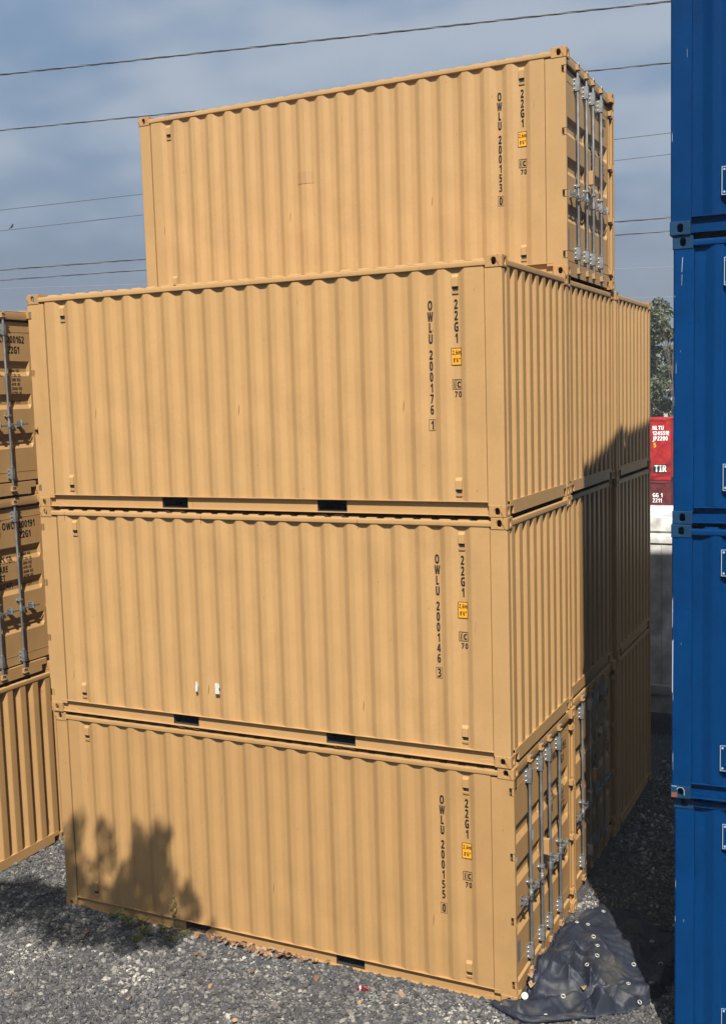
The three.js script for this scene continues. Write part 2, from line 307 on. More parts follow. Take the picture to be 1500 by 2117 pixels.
const geoLeaf = (i) => once('leaf' + i, () => {
  const [s0, s1] = LEAF[i], y0 = 0.205, y1 = H - 0.172, edge = 0.05;
  const ys = [y0]; for (const c of [...GROOVES].reverse()) for (const t of [-0.105, -0.045, 0.045, 0.105]) ys.push(c + t); ys.push(y1);
  const line = [[s0, 0], [s0 + edge, 0], [s0 + edge + 0.035, 1], [s1 - edge - 0.035, 1], [s1 - edge, 0], [s1, 0]];
  const pos = [], idx = [];
  ys.forEach((y) => line.forEach(([s, k]) => pos.push(DF - k * grooveAt(y), y, -s)));
  for (let j = 0; j < ys.length - 1; j++) for (let q = 0; q < 5; q++) { const a = j * 6 + q; idx.push(a, a + 1, a + 7, a, a + 7, a + 6); }
  const g = new THREE.BufferGeometry(); g.setAttribute('position', new THREE.Float32BufferAttribute(pos, 3)); g.setIndex(idx);
  const flat = g.toNonIndexed(); flat.computeVertexNormals();
  const t = 0.05, rim = [bx(DF - 0.0005, DF - t, y0, y0 + 0.006, -s0, -s1), bx(DF - 0.0005, DF - t, y1 - 0.006, y1, -s0, -s1), bx(DF - 0.0005, DF - t, y0 + 0.0065, y1 - 0.0065, -s0, -s0 - 0.006), bx(DF - 0.0005, DF - t, y0 + 0.0065, y1 - 0.0065, -s1 + 0.006, -s1)];
  const seams = [0.335, 2.285].map((y) => bx(DF + 0.003, DF + 0.0002, y - 0.004, y + 0.004, -s0 - 0.004, -s1 + 0.004)); // welded seams between panel and frame tubes
  return join([flat, ...rim, ...seams]);
});
const geoGasket = () => once('gasket', () => join([bx(DF - 0.012, DF - 0.03, 0.19, H - 0.15, -1.2135, -1.2265), bx(DF - 0.015, DF - 0.035, H - 0.1715, H - 0.1425, -0.07, -W + 0.07), bx(DF - 0.015, DF - 0.035, 0.1825, 0.2045, -0.07, -W + 0.07), bx(DF - 0.015, DF - 0.035, 0.205, H - 0.172, -0.0705, -0.0748), bx(DF - 0.015, DF - 0.035, 0.205, H - 0.172, -W + 0.0705, -W + 0.0748)]));
const RODS = [0.634, 1.054, 1.384, 1.804];
const RP = -0.030;
const geoRod = () => once('rod', () => { // at s = 0
  const cam = (y, d) => [cyl([RP, y - 0.035, 0], [RP, y + 0.035, 0], 0.021, 0.021, 10), bx(RP - 0.008, RP + 0.018, y + d * 0.010, y + d * 0.030, -0.026, 0.022), cyl([RP + 0.004, y + d * 0.034, -0.012], [RP + 0.004, y + d * 0.06, -0.012], 0.013, 0.009, 8)];
  return join([cyl([RP, 0.10, 0], [RP, H - 0.075, 0], 0.0172, 0.0172, 12), ...cam(0.105, -1), ...cam(H - 0.085, 1), cyl([RP, 0.40, 0], [RP, 0.42, 0], 0.024, 0.024, 10), cyl([RP, H - 0.335, 0], [RP, H - 0.315, 0], 0.024, 0.024, 10)]);
});
const geoBracket = (tall) => once('bracket' + tall, () => { // wraps the bar and is bolted to the door; centred on y = 0
  const h = tall ? 0.155 : 0.034, list = [bx(DF + 0.0005, DF + 0.007, -h / 2, h / 2, -0.042, 0.042), bx(DF + 0.007, RP + 0.021, -h / 2 + 0.002, h / 2 - 0.002, 0.0185, 0.025), bx(DF + 0.007, RP + 0.021, -h / 2 + 0.002, h / 2 - 0.002, -0.025, -0.0185), rbx(RP + 0.0185, RP + 0.025, -h / 2 + 0.002, h / 2 - 0.002, -0.0255, 0.0255, 0.003)];
  for (const y of tall ? [-0.052, 0, 0.052] : [0]) for (const s of [0.034, -0.034]) list.push(cyl([DF + 0.007, y, s], [DF + 0.02, y, s], 0.010, 0.008, 6));
  return join(list);
});
const geoKeeper = () => once('keeper', () => join([rbx(-0.0445, 0.000, -0.036, -0.024, -0.036, 0.036, 0.003), rbx(-0.0445, -0.006, 0.020, 0.030, -0.034, 0.034, 0.003), bx(-0.0445, -0.010, -0.0235, 0.0195, 0.026, 0.034), bx(-0.0445, -0.034, -0.0235, 0.0195, -0.034, 0.0255)]));
const geoHandle = (dir) => once('handle' + dir, () => { // dir +1: towards larger s
  const z = (s) => -dir * s;
  return join([rbx(RP + 0.008, RP + 0.017, -0.012, 0.012, z(0.02), z(0.36), 0.003), cyl([RP, -0.04, 0], [RP, 0.04, 0], 0.0265, 0.0265, 10), bx(RP - 0.005, RP + 0.025, -0.020, 0.020, z(0.015), z(0.05)), bx(DF + 0.001, DF + 0.008, -0.04, 0.05, z(0.18), z(0.26)), bx(DF + 0.008, RP + 0.028, -0.030, -0.022, z(0.195), z(0.245)), bx(DF + 0.008, RP + 0.028, 0.024, 0.031, z(0.205), z(0.235)), cyl([RP + 0.010, 0.031, z(0.22)], [RP + 0.010, 0.066, z(0.22)], 0.010, 0.008, 8), cyl([RP + 0.026, -0.03, z(0.215)], [RP + 0.026, 0.06, z(0.225)], 0.009, 0.009, 8), bx(RP - 0.004, RP + 0.024, -0.055, -0.03, z(0.03), z(0.05))]);
});
const geoHinge = (left) => once('hinge' + left, () => { const m = (s) => left ? -s : -W + s; return join([rbx(DF + 0.004, -0.020, -0.030, 0.030, m(0.052), m(0.10), 0.006), cyl([-0.034, -0.046, m(0.056)], [-0.034, 0.046, m(0.056)], 0.017, 0.017, 10), rbx(-0.029, -0.006, -0.036, 0.036, m(0.008), m(0.040), 0.003)]); });
const geoLockBox = () => once('lockbox', () => join([rbx(DF + 0.001, 0.022, 1.215, 1.385, -1.150, -1.215, 0.006), bx(DF + 0.0008, DF + 0.006, 1.20, 1.40, -1.10, -1.2125)]));
// small things on the side
const geoVent = () => once('vent', () => { // centred on x = 0, top at y = 0, back at z = 0
  const s = new THREE.Shape(); s.moveTo(0, 0); s.lineTo(0.020, -0.032); s.lineTo(0.020, -0.120); s.lineTo(0, -0.120); s.closePath();
  const g = new THREE.ExtrudeGeometry(s, { depth: 0.066, bevelEnabled: false }); g.rotateY(-Math.PI / 2); g.translate(0.033, 0, 0);
  const b = new THREE.Shape(); b.moveTo(0, -0.165); b.lineTo(0.015, -0.168); b.lineTo(0.012, -0.192); b.lineTo(0, -0.196); b.closePath();
  const h = new THREE.ExtrudeGeometry(b, { depth: 0.066, bevelEnabled: false }); h.rotateY(-Math.PI / 2); h.translate(0.033, 0, 0);
  return join([g, h, bx(-0.0375, -0.0335, -0.196, 0, 0, 0.004), bx(0.0335, 0.0375, -0.196, 0, 0, 0.004)]);
});
const geoVentSlot = () => once('ventslot', () => join([bx(-0.03, 0.03, -0.164, -0.121, 0.0004, 0.0016)]));
const geoBigVent = () => once('bigvent', () => join([rbx(-0.115, 0.115, -0.235, 0, 0.0005, 0.022, 0.008), bx(-0.085, 0.085, -0.19, -0.045, 0.0222, 0.029)]));
const geoBigVentRim = () => once('bigventrim', () => { const r = frame(-0.119, 0.119, -0.239, 0.004, 0.006); r.translate(0, 0, 0.0235); return join([r, ...[[-0.097, -0.022], [0.097, -0.022], [-0.097, -0.214], [0.097, -0.214]].map(([x, y]) => cyl([x, y, 0.0215], [x, y, 0.029], 0.011, 0.009, 8))]); });

const FLATZ = -0.0465;
function onSide(geo, c1) { // print follows the pressed side panel; c1 is the middle of a recess
  const depth = (x) => { const d = Math.abs(((x - c1) % PITCH + PITCH * 1.5) % PITCH - PITCH / 2); return -0.043 + 0.030 * clamp((d - 0.038) / 0.065, 0, 1); };
  const cuts = []; for (let q = -2; q < 3; q++) for (const k of [-0.103, -0.038, 0.038, 0.103]) cuts.push(c1 - PITCH * q + k);
  const g = cutLines(geo, 0, cuts), p = g.attributes.position; for (let i = 0; i < p.count; i++) p.setZ(i, depth(p.getX(i)) + 0.0040 + p.getZ(i)); g.computeVertexNormals(); return boxUV(g);
}
function sideMarks(t, kind, number, check) {
  const c1 = RECESS[kind], c2 = c1 - PITCH;
  const a = column(number.slice(0, 4) + ' ' + number.slice(4), 0.093, 0.1115), y = 2.19;
  const d = glyphs(check, 0.09, 0.6); d.geo.translate(-d.width / 2, a.end - 0.135, 0);
  const f = frame(-0.036, 0.036, a.end - 0.148, a.end - 0.032, 0.004);
  const n = mergeGeometries([a.geo, d.geo, f]); n.translate(c2, y, 0); mesh('container_number', onSide(n, c1), M.ink, t);
  const b = column('22G1', 0.093, 0.1115); b.geo.translate(c1, y - 0.003, 0); mesh('type_code', onSide(b.geo, c1), M.ink, t);
  const s = new THREE.Shape(), w = 0.054, h = 0.086, r = 0.008;
  s.moveTo(-w + r, -h); s.lineTo(w - r, -h); s.quadraticCurveTo(w, -h, w, -h + r); s.lineTo(w, h - r); s.quadraticCurveTo(w, h, w - r, h); s.lineTo(-w + r, h); s.quadraticCurveTo(-w, h, -w, h - r); s.lineTo(-w, -h + r); s.quadraticCurveTo(-w, -h, -w + r, -h);
  const p = new THREE.ShapeGeometry(s, 3); p.translate(c1, 1.62, 0); const pm = mesh('height_plate', onSide(p, c1), M.yellow, t);
  const t1 = glyphs('2,6m', 0.044, 0.62), t2 = glyphs("8'6''", 0.044, 0.62); t1.geo.translate(-t1.width / 2, 0.018, 0); t2.geo.translate(-t2.width / 2, -0.058, 0);
  const pt = mergeGeometries([t1.geo, t2.geo, frame(-0.0545, 0.0545, -0.0865, 0.0865, 0.006)]); pt.translate(c1, 1.62, 0); const pp = mesh('plate_print', onSide(pt, c1), M.black, pm); pp.position.z = 0.0012;
  const i1 = glyphs('i', 0.062, 0.7), i2 = glyphs('c', 0.078, 0.75), i3 = glyphs('70', 0.058, 0.75, 0.22); i1.geo.translate(-0.03 - i1.width / 2, 0.015, 0); i2.geo.translate(0.017 - i2.width / 2, 0.018, 0); i3.geo.translate(0.008 - i3.width / 2, -0.078, 0);
  const bar = new THREE.PlaneGeometry(0.005, 0.1); bar.translate(-0.012, 0.05, 0);
  const ic = mergeGeometries([i1.geo, i2.geo, i3.geo, frame(-0.05, 0.05, 0, 0.1, 0.006), clean(bar)]); ic.translate(c1, 1.292, 0); mesh('approval_mark', onSide(ic, c1), M.ink, t);
}
function onDoor(geo, s0, y0) { // lay flat lettering on the pressed door panel of the right end
  const g = clean(geo), p = g.attributes.position;
  for (let i = 0; i < p.count; i++) { const s = s0 + p.getX(i), y = y0 + p.getY(i); p.setXYZ(i, DF - grooveAt(y) + 0.002, y, -s); }
  g.computeVertexNormals(); return boxUV(g);
}
// lettering crossing a pressing is cut at its bends so that it follows the sheet
function cutRows(g, y0) { const ys = []; for (const c of GROOVES) for (const t of [-0.105, -0.045, 0.045, 0.105]) ys.push(c + t - y0); return cutLines(g, 1, ys); }
function cutLines(g, ax, ys) {
  const src = clean(g).attributes.position; let tris = [];
  for (let i = 0; i < src.count; i += 3) tris.push([0, 1, 2].map((k) => [src.getX(i + k), src.getY(i + k)]));
  for (const y of ys) {
    const out = [];
    for (const t of tris) {
      const up = t.filter((v) => v[ax] > y), dn = t.filter((v) => v[ax] <= y);
      if (!up.length || !dn.length) { out.push(t); continue; }
      const clip = (keep) => { const r = []; for (let k = 0; k < 3; k++) { const a = t[k], b = t[(k + 1) % 3], ia = (a[ax] > y) === keep, ib = (b[ax] > y) === keep; if (ia) r.push(a); if (ia !== ib) { const q = (y - a[ax]) / (b[ax] - a[ax]); const m = [a[0] + (b[0] - a[0]) * q, a[1] + (b[1] - a[1]) * q]; m[ax] = y; r.push(m); } } return r; };
      for (const poly of [clip(true), clip(false)]) for (let k = 1; k < poly.length - 1; k++) out.push([poly[0], poly[k], poly[k + 1]]);
    }
    tris = out;
  }
  const pos = []; for (const t of tris) for (const v of t) pos.push(v[0], v[1], 0);
  const r = new THREE.BufferGeometry(); r.setAttribute('position', new THREE.Float32BufferAttribute(pos, 3)); r.computeVertexNormals(); return r;
}
function doorMarks(leaf, number) {
  const put = (name, str, h, s, y, ws = 0.70) => { const { geo } = glyphs(str, h, ws, 0.13); mesh(name, onDoor(cutRows(geo, y), s, y), M.ink, leaf); };
  put('container_number', number.slice(0, 4), 0.098, 1.585, 2.135); put('container_number', number.slice(4), 0.098, 1.90, 2.13); put('type_code', '22G1', 0.098, 1.905, 1.985);
  [['MAX.GR.', 1.665], ['TARE', 1.543], ['NET', 1.420], ['CU.CAP.', 1.298]].forEach(([s, y]) => put('weight_print', s, 0.088, 1.435, y, 0.66));
  ['30480 KGS', '67200 LBS', '2000 KGS', '4410 LBS', '28480 KGS', '62790 LBS', '', '1170 CU.FT'].forEach((s, i) => { if (s) put('weight_figures', s, 0.040, 1.945, 1.725 - 0.062 * i, 0.62); });
}
function makeContainer(o) {
  const t = thing('shipping_container', [o.x, o.y ?? 0, o.z], o.turn ?? 0), m = o.mat, door = o.doors === 'right' ? 'door' : 'blind', blue = !!o.blue;
  tag(t, o.label, 'shipping container', o.group);
  mesh('side_panel', geoSide(door, false, blue), m, t); mesh('side_panel', geoSide(door, true, false), m, t);
  mesh('roof', geoRoof(), m, t);
  for (const y of [0, H - 0.118]) for (const [mx, mz] of [[0, 0], [1, 0], [0, 1], [1, 1]]) {
    const g = once('cast' + mx + mz, () => { let q = geoCasting(); if (mx) q = mirror(q, 'x', -L / 2); if (mz) q = mirror(q, 'z', -W / 2); return boxUV(clean(q), 0.5); });
    const c = mesh('corner_casting', g, blue ? castBlue : castTan, t); c.position.y = y;
  }
  for (const b of [false, true]) { mesh('top_side_rail', geoTopRail(b), m, t); mesh('bottom_side_rail', geoBottomRail(b), m, t); }
  mesh('forklift_pocket', geoPocket(0), M.coating, t); mesh('forklift_pocket', geoPocket(1), M.coating, t);
  mesh('floor', geoFloor(), M.coating, t);
  const ends = door === 'door' ? ['D', 'B'] : ['B', 'D'];
  ends.forEach((e, i) => {
    const at = (x) => { if (i) { x.rotation.y = Math.PI; x.position.x = -L; x.position.z = -W; } return x; };
    const isD = e === 'D';
    for (const b of [false, true]) at(mesh('corner_post', isD ? geoDoorPost(b) : geoBlindPost(b), m, t));
    const hd = at(mesh(isD ? 'door_header' : 'end_rail', geoHeader(isD), m, t)), sl = at(mesh(isD ? 'door_sill' : 'end_sill', geoSill(isD), m, t));
    for (const b of [false, true]) at(mesh('sill_backing', geoNotchBack(isD, b), M.coating, t));
    if (!isD) { at(mesh('end_panel', geoEndPanel(), m, t)); return; }
    at(mesh('gasket', geoGasket(), M.rubber, t));
    const leaves = [0, 1].map((k) => at(mesh('door', geoLeaf(k), m, t)));
    if (i) return; // the far doors face away from the picture and keep only their leaves
    RODS.forEach((s, k) => {
      const lf = leaves[k < 2 ? 0 : 1], put = (n, g, y, mat = M.galv, par = lf) => { const q = mesh(n, g, mat, par); q.position.set(0, y, -s); return q; };
      put('locking_bar', geoRod(), 0);
      put('bar_bracket', geoBracket(true), 2.31); put('bar_bracket', geoBracket(true), 0.315); put('bar_guide', geoBracket(false), 1.12);
      put('door_handle', geoHandle(k < 2 ? -1 : 1), 0.985 + (k % 2 ? 0.012 : 0));
      put('cam_keeper', geoKeeper(), H - 0.082, m, hd); put('cam_keeper', geoKeeper(), 0.105, m, sl);
    });
    HINGE_Y.forEach((y) => { for (const k of [0, 1]) { const q = mesh('hinge', geoHinge(k === 0), m, leaves[k]); q.position.y = y; } });
    mesh('lock_box', geoLockBox(), m, leaves[0]);
    if (!blue) {
      const r = new THREE.RingGeometry(0.032, 0.044, 20); r.scale(0.7, 1.35, 1); mesh('emblem', onDoor(r, 0.26, 1.50), M.blueInk, leaves[0]);
      const e2 = new THREE.CircleGeometry(0.052, 20); e2.scale(0.75, 1.3, 1); const st = mesh('sticker', onDoor(e2, 0.26, 1.50), M.sticker, leaves[0]); st.position.x = -0.001;
      const pl = new THREE.PlaneGeometry(0.16, 0.24); mesh('data_plate', onDoor(pl, 0.28, 0.46), M.plate, leaves[0]);
      const s2 = new THREE.PlaneGeometry(0.1, 0.11); mesh('sticker', onDoor(s2, 0.82, 1.555), M.sticker, leaves[0]);
      if (o.number) doorMarks(leaves[1], o.number);
    }
  });
  const c = RECESS[door], vx = [c, c - PITCH * 18];
  if (!blue) for (const x of vx) for (const y of [2.436, 0.397]) { const v = mesh('vent_hood', geoVent(), m, t); v.position.set(x, y, -0.0425); const q = mesh('vent_slot', geoVentSlot(), M.black, v); void q; }
  else for (const x of [-0.56, -L + 0.56]) for (const y of [2.37, 0.55]) { const v = mesh('vent_hood', geoBigVent(), m, t); v.position.set(x, y, -0.0075); mesh('worn_rim', geoBigVentRim(), M.worn, v); }
  if (o.number && !blue && o.marks !== false) sideMarks(t, door, o.number, o.check);
  return t;
}

// ---------------------------------------------------------------- the tan stacks
const GT = 'tan containers of the big stack', GD = 'tan containers of the stack at the left edge';
const tones = [[1.0, 0.1], [1.10, 0.45], [1.13, 0.4], [1.05, 0], [1.02, 0.2], [1.08, 0.3]].map(([k, p]) => tan(k, p));  // paint tones vary; haze toward the stack top is put into their colour
const y1 = 0, y2 = STEP, y3 = 2 * STEP, y4 = 3 * STEP;
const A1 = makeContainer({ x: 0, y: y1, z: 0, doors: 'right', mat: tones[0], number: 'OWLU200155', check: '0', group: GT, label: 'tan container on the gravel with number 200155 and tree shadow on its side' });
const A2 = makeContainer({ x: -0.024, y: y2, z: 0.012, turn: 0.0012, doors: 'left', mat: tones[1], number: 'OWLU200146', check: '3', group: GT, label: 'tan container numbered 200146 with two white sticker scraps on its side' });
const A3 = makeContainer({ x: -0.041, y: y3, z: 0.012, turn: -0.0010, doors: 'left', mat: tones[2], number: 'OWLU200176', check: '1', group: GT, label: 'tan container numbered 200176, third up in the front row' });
const ZB = -W - 0.03, ZC = -2 * W - 0.06;
makeContainer({ x: -0.06, y: y1, z: ZB, doors: 'right', mat: tones[3], number: 'OWLU200158', check: '4', marks: false, group: GT, label: 'tan container with half shaded doors on the gravel, second row back' });
makeContainer({ x: -0.11, y: y2, z: ZB, doors: 'left', mat: tones[4], group: GT, label: 'tan container with half shaded ribbed end, middle row and middle level' });
makeContainer({ x: -0.07, y: y3, z: ZB, doors: 'left', mat: tones[5], group: GT, label: 'tan container in the middle row directly under the topmost container' });
makeContainer({ x: -0.05, y: y1, z: ZC, doors: 'left', mat: tones[4], group: GT, label: 'tan container on the ground in deep shade, rearmost row' });
makeContainer({ x: -0.05, y: y2, z: ZC, doors: 'left', mat: tones[0], group: GT, label: 'tan container in full shade, rearmost row and second level' });
makeContainer({ x: -0.05, y: y3, z: ZC, doors: 'left', mat: tones[1], group: GT, label: 'tan container with sunlit ribs above a jagged shadow, rearmost row at third level' });
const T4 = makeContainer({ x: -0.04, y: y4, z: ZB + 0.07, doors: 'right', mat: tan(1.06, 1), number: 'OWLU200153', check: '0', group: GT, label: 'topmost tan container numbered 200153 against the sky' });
{
  for (const [x, y, w, h, r] of [[-3.835, 0.51, 0.032, 0.115, 0.02], [-3.55, 0.515, 0.06, 0.125, -0.06]]) { const g = new THREE.PlaneGeometry(w, h, 2, 4); const p = g.attributes.position; for (let i = 0; i < p.count; i++) p.setXYZ(i, p.getX(i) + rr(-0.007, 0.007), p.getY(i) + rr(-0.008, 0.008), rr(0, 0.006)); g.rotateZ(r); g.translate(x, y, -0.005); g.computeVertexNormals(); tag(mesh('sticker_scrap', boxUV(clean(g)), M.white, A2), 'torn white sticker scrap'); }
  const gh = new THREE.PlaneGeometry(0.24, 0.15); gh.translate(-3.47, 1.50, 0); mesh('faded_patch', onSide(gh, RECESS.door - PITCH * 10), M.ghost, T4).position.z = -0.0022;
}
const DX = -7.58, DZ = 0.654;
const D1 = makeContainer({ x: DX, y: y1, z: DZ, doors: 'left', mat: tones[3], group: GD, label: 'ribbed blind end of a tan container on the gravel at the left edge' });
makeContainer({ x: DX, y: y2, z: DZ, doors: 'right', mat: tones[0], number: 'OWLU200191', check: '5', marks: false, group: GD, label: 'tan container with doors numbered 200191 at the left edge, second level' });
makeContainer({ x: DX, y: y3, z: DZ, doors: 'right', mat: tones[4], number: 'OWLU200162', check: '7', marks: false, group: GD, label: 'tan container with doors numbered 200162 at the left edge, top level' });
{ const c = column('OWLU 200165 3', 0.098, 0.103); c.geo.rotateY(Math.PI / 2); c.geo.translate(-0.0535, 2.23, -2.155); mesh('container_number', boxUV(c.geo), M.ink, D1); }

// ---------------------------------------------------------------- the blue stack on the right
const blueMat = [1, 0.95, 1.05, 0.9].map((k) => { const m = new THREE.MeshPhysicalMaterial({ map: blueMap, roughness: 0.5, specularIntensity: 0.09, bumpMap: orange, bumpScale: 0.0006, side: THREE.DoubleSide }); m.color.setRGB(0.0001 * k, 0.030 * k, 0.113 * k); return m; });
const GB = 'blue containers of the stack at the right edge', GH = 'blue containers hidden behind the stack at the right edge';
{
  const a = 0.052, dx = Math.cos(a) * L, dz = -Math.sin(a) * L;
  const row = (x, y, z, turn, k, label, group) => makeContainer({ x: x + Math.cos(turn) * L, y, z: z - Math.sin(turn) * L, turn, doors: 'right', mat: blueMat[k], blue: true, label, group });
  void dx; void dz;
  const bs = [
    row(1.622, y1, 0.135, a, 0, 'blue container at the right edge, lowest of its stack and running out of the picture', GB),
    row(1.605, y2, 0.205, a, 1, 'blue container at the right edge with rust on its lower corner casting, second level', GB),
    row(1.612, y3, 0.185, a, 2, 'blue container at the right edge with a pale scratch below its upper corner, third level', GB),
    row(1.590, y4, 0.205, a, 3, 'blue container at the right edge, top of its stack against the sky', GB)];
  for (let k = 0; k < 4; k++) row(1.49, k * STEP, -2.36, 0.02, k, 'blue container standing behind the blue stack at the right edge', GH);
  // wear at the near left corner castings
  const scuff = (t, y, z, list, mat, name, label) => { for (const pts of list) { const s = new THREE.Shape(); pts.forEach(([x, q], i) => i ? s.lineTo(x, q) : s.moveTo(x, q)); s.closePath(); const g = new THREE.ShapeGeometry(s); g.translate(-L, y, z); tag(mesh(name, boxUV(clean(g)), mat, t), label); } };
  scuff(bs[1], 0, 0.001, [[[0.006, 0.006], [0.058, 0.008], [0.06, 0.05], [0.05, 0.062], [0.03, 0.05], [0.012, 0.058], [0.007, 0.03]]], M.rust, 'rust_patch', 'rusty patch');
  scuff(bs[1], 0, 0.0012, [[[0.052, 0.084], [0.07, 0.108], [0.108, 0.108], [0.124, 0.088], [0.126, 0.03], [0.121, 0.03], [0.119, 0.084], [0.104, 0.103], [0.074, 0.103], [0.056, 0.08]], [[0.008, 0.112], [0.05, 0.108], [0.06, 0.116], [0.01, 0.1165]]], M.worn, 'paint_scuff');
  scuff(bs[2], H - 0.34, -0.0025, [[[0.085, 0.15], [0.09, 0.15], [0.082, 0.02], [0.078, 0.02]], [[0.081, 0.0], [0.084, 0.0], [0.08, -0.1], [0.078, -0.1]]], M.worn, 'paint_scuff');
  scuff(bs[1], 0.9, -0.0025, [[[0.012, 0.6], [0.022, 0.62], [0.018, 0.1], [0.010, 0.12]], [[0.012, 0.98], [0.018, 1.02], [0.016, 0.74], [0.012, 0.72]]], M.worn, 'paint_scuff');
  for (const [b, yb, n] of [[bs[0], 0.2, 3], [bs[1], 0.25, 5], [bs[2], 0.3, 4], [bs[3], 0.2, 3]]) for (let k = 0; k < n; k++) { const y = rr(0, 2.0), x = rnd() < 0.6 ? rr(0.012, 0.02) : rr(0.03, 0.17), h = rr(0.01, 0.12), w = rr(0.0015, 0.004); scuff(b, yb, -0.0045, [[[x, y], [x + w, y + h * 0.1], [x + w * 1.2, y + h * 0.7], [x + w * 0.3, y + h]]], M.worn, 'paint_scuff'); }
}

// ---------------------------------------------------------------- ground

const groundH = (x, z) => { const near = sstep(26, 14, Math.hypot(x + 2, z)); let h = near * (fbm(x * 0.9, z * 0.9, 1.7, 3) * 0.035 + fbm(x * 4.1, z * 4.1, 7.7, 2) * 0.012); if (near > 0 && z > 0 && x > -6.2 && x < -0.1) h += sstep(0.42, 0.03, z) * (0.012 + 0.05 * Math.max(0, fbm(x * 1.7, z * 1.2, 12.7, 3) + 0.12)); const inA = x < 0.06 && x > -6.1 && z < 0.0 && z > -7.5; if (inA) h = Math.min(h, -0.01); return h - 0.004; };
const gravelMap = (() => {
  const N = 1024, d = new Float32Array(N * N * 3), hgt = new Float32Array(N * N), pal = [[0.105, 0.105, 0.11], [0.15, 0.15, 0.155], [0.20, 0.195, 0.185], [0.07, 0.07, 0.078], [0.36, 0.345, 0.31], [0.25, 0.235, 0.20], [0.56, 0.54, 0.48]], wgt = [0.27, 0.24, 0.16, 0.16, 0.08, 0.06, 0.03];
  for (let i = 0; i < N * N; i++) { d[i * 3] = 0.062; d[i * 3 + 1] = 0.061; d[i * 3 + 2] = 0.062; }
  for (let c = 0; c < 30000; c++) {
    let q = rnd(), k = 0; while (k < 6 && (q -= wgt[k]) > 0) k++;
    const x = rnd() * N, y = rnd() * N, a = rr(1.4, 5.2), b = a * rr(0.5, 0.95), an = rr(0, 3.14), C = pal[k], s = rr(0.8, 1.25), z = rr(0.3, 1);
    const R = Math.ceil(a), ca = Math.cos(an), sa = Math.sin(an);
    for (let j = -R; j <= R; j++) for (let i = -R; i <= R; i++) { const u = (i * ca + j * sa) / a, v = (-i * sa + j * ca) / b, r2 = Math.max(Math.abs(u) * 0.8 + Math.abs(v) * 0.5, u * u + v * v); if (r2 > 1) continue; const X = (Math.floor(x + i) + N) % N, Y = (Math.floor(y + j) + N) % N, p = Y * N + X; d[p * 3] = C[0] * s; d[p * 3 + 1] = C[1] * s; d[p * 3 + 2] = C[2] * s; hgt[p] = z * (1 - r2 * 0.7); }
  }
  const g = (v) => Math.pow(v * 0.34, 1 / 2.2);
  return [tex(N, N, (u, v, i, j) => { const p = j * N + i; return [g(d[p * 3]), g(d[p * 3 + 1]), g(d[p * 3 + 2])]; }), tex(N, N, (u, v, i, j) => { const h = hgt[j * N + i]; return [h, h, h]; }, false)];
})();
const groundMat = new THREE.MeshStandardMaterial({ map: gravelMap[0], bumpMap: gravelMap[1], bumpScale: 0.012, roughness: 0.95, side: THREE.DoubleSide });
const ground = (() => {
  const axis = (a, b, step, far) => { const v = []; for (let x = a; x <= b + 1e-6; x += step) v.push(x); let s = step; let lo = a, hi = b; while (lo > -far) { s *= 1.35; lo -= s; v.unshift(lo); } s = step; while (hi < far) { s *= 1.35; hi += s; v.push(hi); } return v; };
  const xs = axis(-9, 4, 0.08, 420), zs = axis(-14, 6, 0.08, 420), pos = [], uv = [], idx = [];
  for (const z of zs) for (const x of xs) { pos.push(x, groundH(x, z), z); const w = fbm(x * 0.23, z * 0.23, 4.2, 2) * 0.8; uv.push((x + w) / 1.9, (z - w) / 1.9); }
  const n = xs.length; for (let j = 0; j < zs.length - 1; j++) for (let i = 0; i < n - 1; i++) { const a = j * n + i; idx.push(a, a + n, a + 1, a + 1, a + n, a + n + 1); }
  const g = new THREE.BufferGeometry(); g.setAttribute('position', new THREE.Float32BufferAttribute(pos, 3)); g.setAttribute('uv', new THREE.Float32BufferAttribute(uv, 2)); g.setIndex(idx); g.computeVertexNormals();
  return tag(mesh('gravel_ground', g, groundMat), 'grey crushed stone gravel yard floor', null, null, 'structure');
})();
// loose stones
const stoneMat = new THREE.MeshStandardMaterial({ color: 0xffffff, roughness: 0.92, map: grimeMap, side: THREE.DoubleSide });
const stoneGeo = [0, 1, 2, 3, 4].map((k) => {
  const g = mergeVertices((() => { const q = new THREE.IcosahedronGeometry(1, k < 2 ? 1 : 0); q.deleteAttribute('uv'); q.deleteAttribute('normal'); return q; })()), p = g.attributes.position;
  for (let i = 0; i < p.count; i++) { const v = new THREE.Vector3().fromBufferAttribute(p, i); const f = 1 + fbm(v.x * 1.3 + k * 9, v.y * 1.3, v.z * 1.3, 3) * 1.0 + rr(-0.12, 0.12); p.setXYZ(i, v.x * f, v.y * f * 0.62, v.z * f * 0.8); }
  const q = g.toNonIndexed(); q.computeVertexNormals(); return boxUV(q);
});
const stoneTone = (r = 0, pale = 0) => { const q = Math.min(1, rnd() * (r > 0.013 ? 0.90 : 1) + pale), c = q < 0.32 ? [0.050, 0.051, 0.056] : q < 0.60 ? [0.082, 0.083, 0.088] : q < 0.77 ? [0.125, 0.124, 0.122] : q < 0.88 ? [0.19, 0.186, 0.175] : q < 0.955 ? [0.29, 0.28, 0.255] : [0.42, 0.41, 0.37], k = rr(0.75, 1.3); const w = rr(0, 0.12); return [c[0] * k * (1 + w), c[1] * k * (1 + w * 0.5), c[2] * k * (1 - w * 0.3)]; };
const occupied = (x, z, m = 0) => (x < 0.0 + m && x > -6.06 - m && z < 0.0 + m && z > -7.4) || (x < DX + m && z < DZ + m && z > -1.8 - m) || (x > 1.60 - m && z < 0.2 + m && z > -5);
